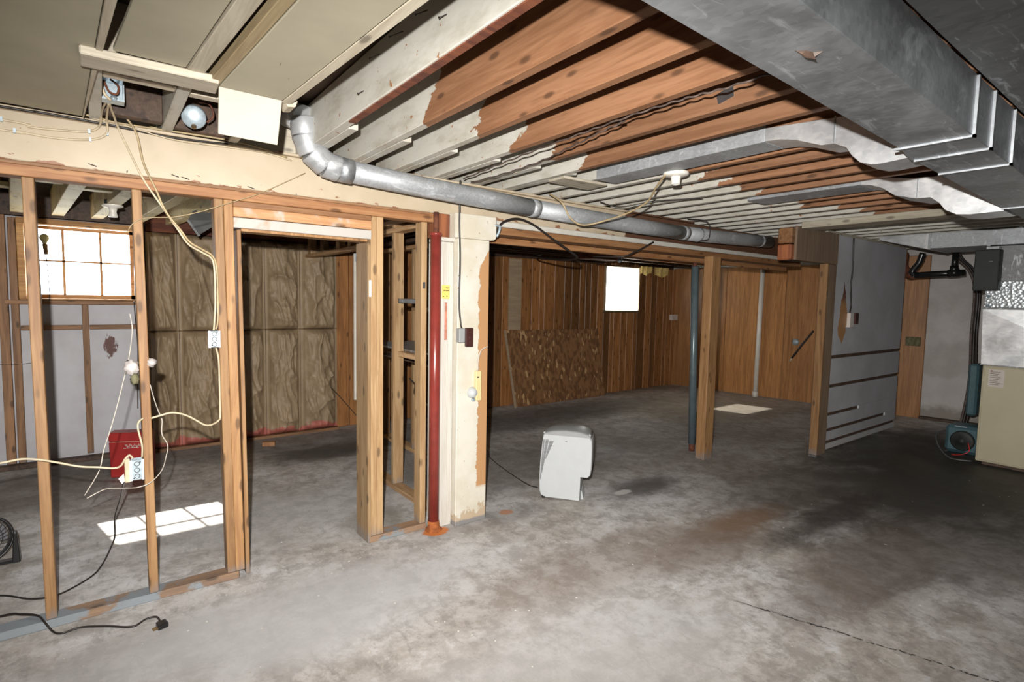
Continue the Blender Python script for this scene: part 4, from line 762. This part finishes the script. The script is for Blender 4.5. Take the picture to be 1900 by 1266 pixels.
def obox(x0, x1, z0, z1, y0, y1, par):
    make('box_body', B().box(x0, y0, z0, x1, y1, z1), 'zinc', par, .004); make('box_flange', B().box(x0-.004, y0-.003, z0, x0+.006, y0, z1).box(x1-.006, y0-.003, z0, x1+.002, y0, z1), 'galv_bright', par)
    for i in range(3):
        zz = z0+(z1-z0)*(.2+.3*i); make('knockout', B().ring(((x0+x1)/2, y0-.001, zz), (0, 1, 0), .010, .0018, 14, 5), 'darkzinc', par)
    for (dx, dz) in [(.25, .12), (.75, .88)]: make('screw', B().cyl((x0+(x1-x0)*dx, y0, z0+(z1-z0)*dz), (x0+(x1-x0)*dx, y0-.003, z0+(z1-z0)*dz), .003, 8), 'black', par)
obox(.427, .474, 1.235, 1.318, 3.035, 3.078, b1)
b2 = thing('outlet_box', (.12, 3.05, .61), 'pale blue double outlet box hanging on the middle stud above the red case', 'outlet box')
obox(.092, .142, .625, .722, 3.03, 3.078, b2); make('box_side', bx(.070, 3.03, .62, .091, 3.07, .73), 'romex', b2, .003)
make('paper_tab', B().prism([(.045, 3.03, .645), (.066, 3.03, .665), (.07, 3.03, .63), (.058, 3.03, .618)], (0, .002, 0)), 'label', b2)
cable('box_cable', [(.459, 3.05, 1.232), (.471, 3.064, 1.168), (.473, 3.066, 1.05), (.473, 3.066, .89), (.465, 3.05, .865), (.43, 3.03, .85), (.399, 3.025, .853), (.365, 3.025, .878), (.339, 3.025, .898), (.30, 3.025, .92), (.257, 3.025, .93), (.215, 3.025, .922), (.178, 3.03, .912)], .007, 'romex', 'cream cable sagging from the doorway stud to the middle stud')
cable('box_cable', [(.15, 3.066, .91), (.130, 3.05, .895), (.126, 3.04, .868), (.134, 3.035, .82), (.140, 3.03, .78), (.138, 3.035, .73)], .0065, 'romex', 'short cream cable curling down into the middle-stud outlet box')
cable('box_cable', [(-1.2, 3.04, .77), (-.7, 3.04, .75), (-.348, 3.035, .784), (-.282, 3.03, .791), (-.228, 3.03, .78), (-.168, 3.04, .755), (-.092, 3.04, .724), (-.022, 3.04, .708), (.03, 3.04, .695), (.056, 3.035, .703), (.075, 3.03, .735), (.09, 3.03, .748), (.103, 3.035, .73)], .007, 'romex', 'cream cable running left from the middle-stud outlet box past the first stud')
cable('loose_wire', [(.112, 3.1, 1.40), (.120, 3.12, 1.33), (.112, 3.15, 1.24), (.10, 3.17, 1.16), (.085, 3.2, 1.09), (.057, 3.2, .97), (.026, 3.2, .85), (-.005, 3.2, .744), (-.025, 3.2, .65), (-.083, 3.2, .541)], .0035, 'thinwire', 'thin white wire dangling left of the middle stud', 'wire')
cable('loose_wire', [(.182, 3.10, 1.06), (.200, 3.15, .98), (.219, 3.2, .911), (.233, 3.2, .866), (.231, 3.2, .794), (.254, 3.2, .733), (.246, 3.2, .676), (.22, 3.12, .63), (.17, 3.05, .60), (.12, 3.05, .585), (.068, 3.12, .57), (-.004, 3.2, .556), (-.075, 3.2, .526)], .0035, 'thinwire', 'thin white wire looping across the middle stud below the outlet box', 'wire')
cable('loose_wire', [(.90, 3.045, 2.155), (.678, 3.05, 2.022), (.518, 3.05, 1.948), (.4, 3.05, 1.895), (.294, 3.05, 1.86), (.216, 3.055, 1.85), (.165, 3.068, 1.838), (.13, 3.07, 1.81), (.115, 3.08, 1.78)], .003, 'romex_old', 'thin tan string stretched from the vent pipe to the middle stud', 'wire')
# rag on the stud
rg = thing('rag', (.15, 3.07, 1.1), 'white rag tucked around the middle stud', 'rag')
for (cx, cz, sx, sz, m) in [(.112, 1.148, .030, .034, 'rag'), (.19, 1.168, .020, .020, 'rag'), (.122, 1.096, .018, .028, 'moss')]:
    vs = []; nn = 12
    for i in range(nn+1):
        for j in range(nn):
            th_, ph_ = math.pi*i/nn, 2*math.pi*j/nn; d = Vector((math.sin(th_)*math.cos(ph_), math.sin(th_)*math.sin(ph_), math.cos(th_)))
            q = 1+.45*noise.noise(d*2.3+Vector((cx*50, 0, 0))); vs.append((cx+d.x*sx*q, 3.09+d.y*.03*q, cz+d.z*sz*q))
    make('fold', B().add(vs, [(i*nn+j, i*nn+(j+1) % nn, (i+1)*nn+(j+1) % nn, (i+1)*nn+j) for i in range(nn) for j in range(nn)], True), m, rg)
# lamp by the window, pendant lampholder
bl = thing('bare_bulb', (-.34, 5.95, 1.42), 'yellowed bulb on a brass socket standing before the gridded window', 'lamp')
make('bulb', B().lathe((-.345, 5.95, 1.93), [(.012, -.045), (.018, -.03), (.034, 0), (.03, .022), (.016, .036), (.001, .04)], 18), 'bulb', bl)
make('socket', B().cyl((-.343, 5.95, 1.885), (-.338, 5.95, 1.80), .018, 14, .014), 'brass', bl); make('socket_key', B().cyl((-.338, 5.95, 1.83), (-.31, 5.94, 1.828), .004, 8), 'brass', bl)
make('lamp_wire', B().tube([(-.338, 5.95, 1.80), (-.335, 5.96, 1.7), (-.33, 5.97, 1.55), (-.33, 5.99, 1.421)], .003, 6), 'rubber', bl)
pd = thing('ceiling_lampholder', (.095, 4.98, 2.05), 'cream lampholder between yellowish joists, above the gridded window', 'lampholder')
make('base_plate', B().lathe((.10, 5.0, 2.135), [(.065, 0), (.065, -.012), (.03, -.02), (.022, -.05), (.03, -.08), (.028, -.085), (.001, -.086)]), 'porcelain', pd); make('back_box', B().cyl((.10, 5.0, 2.136), (.10, 5.0, 2.17), .05, 18), 'panelbox', pd)
db = thing('sheet_bracket', (.74, 4.9, 1.95), 'bent grey sheet-metal duct scrap hanging behind the doorway stud', 'metal scrap')
make('sheet', B().add([(.60, 4.9, 2.14), (.78, 4.9, 2.20), (.80, 4.85, 2.08), (.64, 4.95, 1.96), (.57, 4.95, 2.07), (.82, 5.0, 2.2)], [(0, 4, 2, 1), (4, 3, 2), (1, 2, 5)]), 'darkzinc', db); make('sheet_lip', B().bar((.57, 4.95, 2.07), (.645, 4.95, 1.955), .006, .02), 'darkzinc', db)
cable('wall_wire', [(.25, 5.98, 1.42), (.255, 6.0, 1.3), (.27, 6.05, 1.0), (.262, 6.09, .7), (.258, 6.10, .42)], .006, 'rubber', 'dark wire down the white wallboard beside the insulation', 'wire')
cable('wall_wire', [(-.9, 6.14, 1.0), (-.72, 6.12, .90), (-.6, 6.10, .88), (-.4, 6.14, .89)], .003, 'rubber', 'thin dark wire across the furring left of the gridded window', 'wire')

# ================================================================== THINGS ON THE FLOOR
rc = thing('red_case', (.22, 5.35, 0), 'red metal case standing on the floor behind the middle stud', 'case')
H = .37
make('case_body', B().hexa([(.03, 5.36, .004), (.30, 5.243, .004), (.34, 5.363, .004), (.07, 5.48, .004), (.025, 5.36, H*.8), (.295, 5.245, H*.8), (.335, 5.365, H*.8), (.065, 5.48, H*.8)]), 'red', rc, .006)
make('case_lid', B().hexa([(.024, 5.355, H*.81), (.297, 5.238, H*.81), (.337, 5.368, H*.81), (.064, 5.485, H*.81), (.024, 5.36, H), (.297, 5.243, H), (.335, 5.365, H), (.064, 5.48, H)]), 'red', rc, .006)
make('lid_line', B().bar((.03, 5.352, H*.805), (.295, 5.236, H*.805), .004, .006), 'pinkpaint', rc)
sq = []
for i in range(60):
    u = i/59; x = .13+.16*u; y = 5.36-(x-.03)*.4324-.006; sq.append((x, y, .262+.012*math.sin(i*1.7)+.008*math.sin(i*.6)))
make('lettering', B().tube(sq, .0016, 5, raw=True), 'white', rc); make('lettering', B().bar((.12, 5.315, .244), (.22, 5.272, .248), .002, .004), 'white', rc)
cable('extension_cable', [(-1.2, 3.5, .008), (-.6, 3.6, .008), (-.43, 3.537, .008), (-.322, 3.426, .008), (-.25, 3.387, .008), (-.18, 3.403, .008), (-.075, 3.517, .008), (-.029, 3.65, .008), (.01, 3.862, .008), (.032, 3.95, .04), (.036, 3.95, .155), (.063, 3.8, .31), (.075, 3.5, .48), (.085, 3.2, .60), (.09, 3.07, .625)], .007, 'rubber', 'black cord hanging from the outlet box and curving left over the floor')
fc = thing('plug_cord', (0, 3.0, 0), 'black cord with a plug lying on the floor before the bottom plate', 'cord')
make('cord', B().tube([(-1.2, 3.35, .006), (-.7, 3.3, .006), (-.396, 3.235, .04), (-.324, 3.19, .046), (-.262, 3.13, .047), (-.235, 3.06, .042), (-.205, 3.02, .008), (-.173, 2.988, .006), (-.108, 2.995, .006), (-.013, 2.937, .006), (.074, 2.871, .006), (.126, 2.905, .006), (.167, 2.897, .006), (.178, 2.83, .008)], .0045), 'rubber', fc)
make('plug', B().prism([(.158, 2.815, .002), (.196, 2.825, .002), (.205, 2.785, .002), (.165, 2.772, .002)], (0, 0, .024)), 'black', fc, .003)
for d in (0, .014): make('prong', B().bar((.162+d*.2, 2.79-d, .014), (.142+d*.2, 2.784-d, .014), .003, .006), 'brass', fc)
fan = thing('floor_fan', (-.52, 3.98, 0), 'black round floor fan at the left edge behind the first stud', 'fan')
C0 = Vector((-.545, 3.98, .15)); A0 = Vector((.2, -1, .25)).normalized()
make('housing', B().lathe(C0, [(.115, -.05), (.128, -.03), (.132, .0), (.128, .03), (.122, .04), (.118, .03), (.115, -.05)], 36, A0), 'black', fan)
g = B()
for r in (.03, .055, .08, .104): g.ring(C0+A0*.04, A0, r, .0018, 36, 5)
e1 = A0.orthogonal().normalized(); e2 = A0.cross(e1)
for k in range(30):
    a = 2*math.pi*k/30; d = e1*math.cos(a)+e2*math.sin(a); d2 = e1*math.cos(a+.35)+e2*math.sin(a+.35); g.tube([C0+A0*.04+d*.02, C0+A0*.043+(d+d2)*.035, C0+A0*.036+d2*.121], .0014, 5, 3)
make('grille', g, 'black', fan); make('hub', B().lathe(C0, [(.022, .036), (.02, .046), (.001, .047)], 20, A0), 'black', fan)
for k in range(3):
    a = 2*math.pi*k/3; d = e1*math.cos(a)+e2*math.sin(a); d2 = e1*math.cos(a+.9)+e2*math.sin(a+.9)
    make('blade', B().add([C0+d*.02, C0+d*.11-A0*.02, C0+d2*.11+A0*.012, C0+d2*.02+A0*.008], [(0, 1, 2, 3)]), 'darkslit', fan)
make('motor', B().cyl(C0-A0*.09, C0-A0*.01, .04, 20), 'black', fan)
make('stand', B().box(-.70, 3.95, 0, -.405, 4.0, .016).hexa([(-.425, 3.945, .0), (-.39, 3.945, .0), (-.39, 4.0, .0), (-.425, 4.0, .0), (-.418, 3.96, .175), (-.402, 3.96, .175), (-.402, 3.985, .175), (-.418, 3.985, .175)]).hexa([(-.70, 3.945, .0), (-.665, 3.945, .0), (-.665, 4.0, .0), (-.70, 4.0, .0), (-.69, 3.96, .175), (-.672, 3.96, .175), (-.672, 3.985, .175), (-.69, 3.985, .175)]), 'black', fan, .004)
for s in (-.682, -.41): make('pivot_knob', B().lathe((s, 3.97, .165), [(.001, -.006), (.012, -.005), (.012, .005), (.001, .006)], 12, (1, 0, 0)), 'darkzinc', fan)

# dehumidifier
U = Vector((.66, -.75, 0)).normalized(); Nn = Vector((-U.y*-1, 0, 0)); Nn = Vector((U.y, -U.x, 0)).normalized()
if Nn.dot(Vector((-1, -1, 0))) < 0: Nn = -Nn
D0 = Vector((2.618, 3.075, 0))
dh = thing('dehumidifier', D0+U*.16-Nn*.13, 'white portable dehumidifier standing on the floor, seen from its side', 'dehumidifier')
def DP(u, n, z): return D0 + U*u + Nn*n + Vector((0, 0, z))
prof = [(.012, .022), (.0, .06), (-.004, .16), (.0, .28), (.010, .40), (.018, .478), (.03, .50), (.37, .492), (.388, .47), (.392, .40), (.390, .26), (.384, .205), (.365, .186), (.312, .186), (.308, .012), (.30, .008), (.05, .016)]
b = B(); n = len(prof); cu, cz = .19, .27; lay = []
for (d, s_) in [(.0, .965), (-.006, .985), (-.02, 1.0), (-.24, 1.0), (-.26, .985), (-.27, .96)]:
    lay += [DP(cu+(u-cu)*s_, d, cz+(z-cz)*s_ if z > .02 else z) for u, z in prof]
b.add(lay, [(i*n+j, i*n+(j+1) % n, (i+1)*n+(j+1) % n, (i+1)*n+j) for i in range(5) for j in range(n)], True)
b.f += [tuple(range(n)), tuple(5*n+j for j in range(n-1, -1, -1))]; b.sm += [False, False]
make('body', b, 'white_pl', dh)
tp = []; tpn = [(.016, .486), (.03, .508), (.09, .525), (.19, .533), (.30, .526), (.365, .510), (.384, .486)]
bb = B(); lay = []
for d, s_, dz in [(-.004, .97, -.006), (-.03, 1, 0), (-.13, 1, .008), (-.24, 1, 0), (-.266, .97, -.008)]: lay += [DP(.2+(u-.2)*s_, d, z+dz*(z > .5)) for u, z in tpn]
m = len(tpn); bb.add(lay, [(i*m+j, i*m+j+1, (i+1)*m+j+1, (i+1)*m+j) for i in range(4) for j in range(m-1)], True); bb.f += [tuple(range(m)), tuple(4*m+j for j in range(m-1, -1, -1)), (0, m, 2*m, 3*m, 4*m, 5*m-1, 4*m-1, 3*m-1, 2*m-1, m-1)]; bb.sm += [False]*3
make('top_cover', bb, 'grey_pl', dh)
for (ua, ub, z1, uc, z0) in [(.024, .036, .458, .004, .15), (.042, .066, .458, .012, .20), (.072, .104, .450, .040, .31)]:
    v = make('side_vent', B().prism([DP(ua, .0005, z1), DP(ub, .0005, z1), DP(uc+.008, .0005, z0), DP(uc, .0005, z0)], Nn*.003), 'vent', dh)
    k = 0; zz = z1-.012
    sl = B()
    while zz > z0+.02:
        f = (z1-zz)/(z1-z0); a = ua+(uc-ua)*f; c = ub+(uc+.008-ub)*f
        sl.add([DP(a+.001, .0042, zz), DP(c-.001, .0042, zz), DP(c-.001, .0042, zz-.004), DP(a+.001, .0042, zz-.004)], [(0, 1, 2, 3)]); zz -= .011
    make('vent_slit', sl, 'darkslit', v)['kind'] = 'stuff'
make('bucket', B().hexa([DP(.31, -.05, .0), DP(.335, -.05, .0), DP(.335, -.22, .0), DP(.31, -.22, .0), DP(.31, -.05, .07), DP(.318, -.05, .07), DP(.318, -.22, .07), DP(.31, -.22, .07)]), 'white_pl', dh, .004)
for u, d in [(.03, -.03), (.03, -.24)]: make('foot', B().cyl(DP(u, d, 0), DP(u, d, .02), .014, 12), 'black', dh)
for u in (.03, .366): make('handle_cap', B().lathe(DP(u, -.03, .503), [(.001, .008), (.010, .005), (.012, -.004)], 12), 'white_pl', dh)
make('logo_mark', B().prism([DP(.185, .001, .452), DP(.205, .001, .458), DP(.2, .001, .446)], Nn*.001), 'vent', dh)
cable('appliance_cord', [(2.0, 5.9, .5), (2.4, 5.5, .01), (2.9, 5.0, .007), (3.03, 4.43, .007), (2.896, 4.113, .007), (2.808, 3.779, .007), (2.75, 3.50, .008), (2.72, 3.32, .012), (2.68, 3.2, .04), (2.64, 3.12, .07)], .0055, 'rubber', 'black power cord trailing from the dehumidifier behind the column')
tag(make('wood_offcut', B().hexa([(1.24, 5.69, .002), (1.35, 5.65, .002), (1.37, 5.70, .002), (1.26, 5.74, .002), (1.24, 5.69, .045), (1.35, 5.65, .045), (1.37, 5.70, .045), (1.26, 5.74, .045)]), 'plate', None, .003), 'short wood offcut on the floor before the insulated wall', 'offcut')
# paint flakes scattered on the slab
b = B()
for k in range(600):
    x = random.uniform(-.6, 6.5); y = random.uniform(.8, 5.9); s_ = random.uniform(.002, .007)
    if random.random() < .5: x = random.gauss(1.6, .9); y = random.gauss(3.0, .5)
    if (x > 1.7 and x < 2.2 and 2.95 < y < 3.3) or (3.05 < y < 3.2 and x < .6): continue
    a = random.uniform(0, 6.28); c, s = math.cos(a)*s_, math.sin(a)*s_; z = .0015
    b.add([(x+c, y+s, z), (x-s, y+c, z+.001), (x-c*.8, y-s*.8, z+s_*.4), (x+s, y-c, z)], [(0, 1, 2, 3)])
fk = tag(make('paint_flakes', b, 'white'), 'white paint flakes scattered over the concrete floor', 'debris'); fk['kind'] = 'stuff'
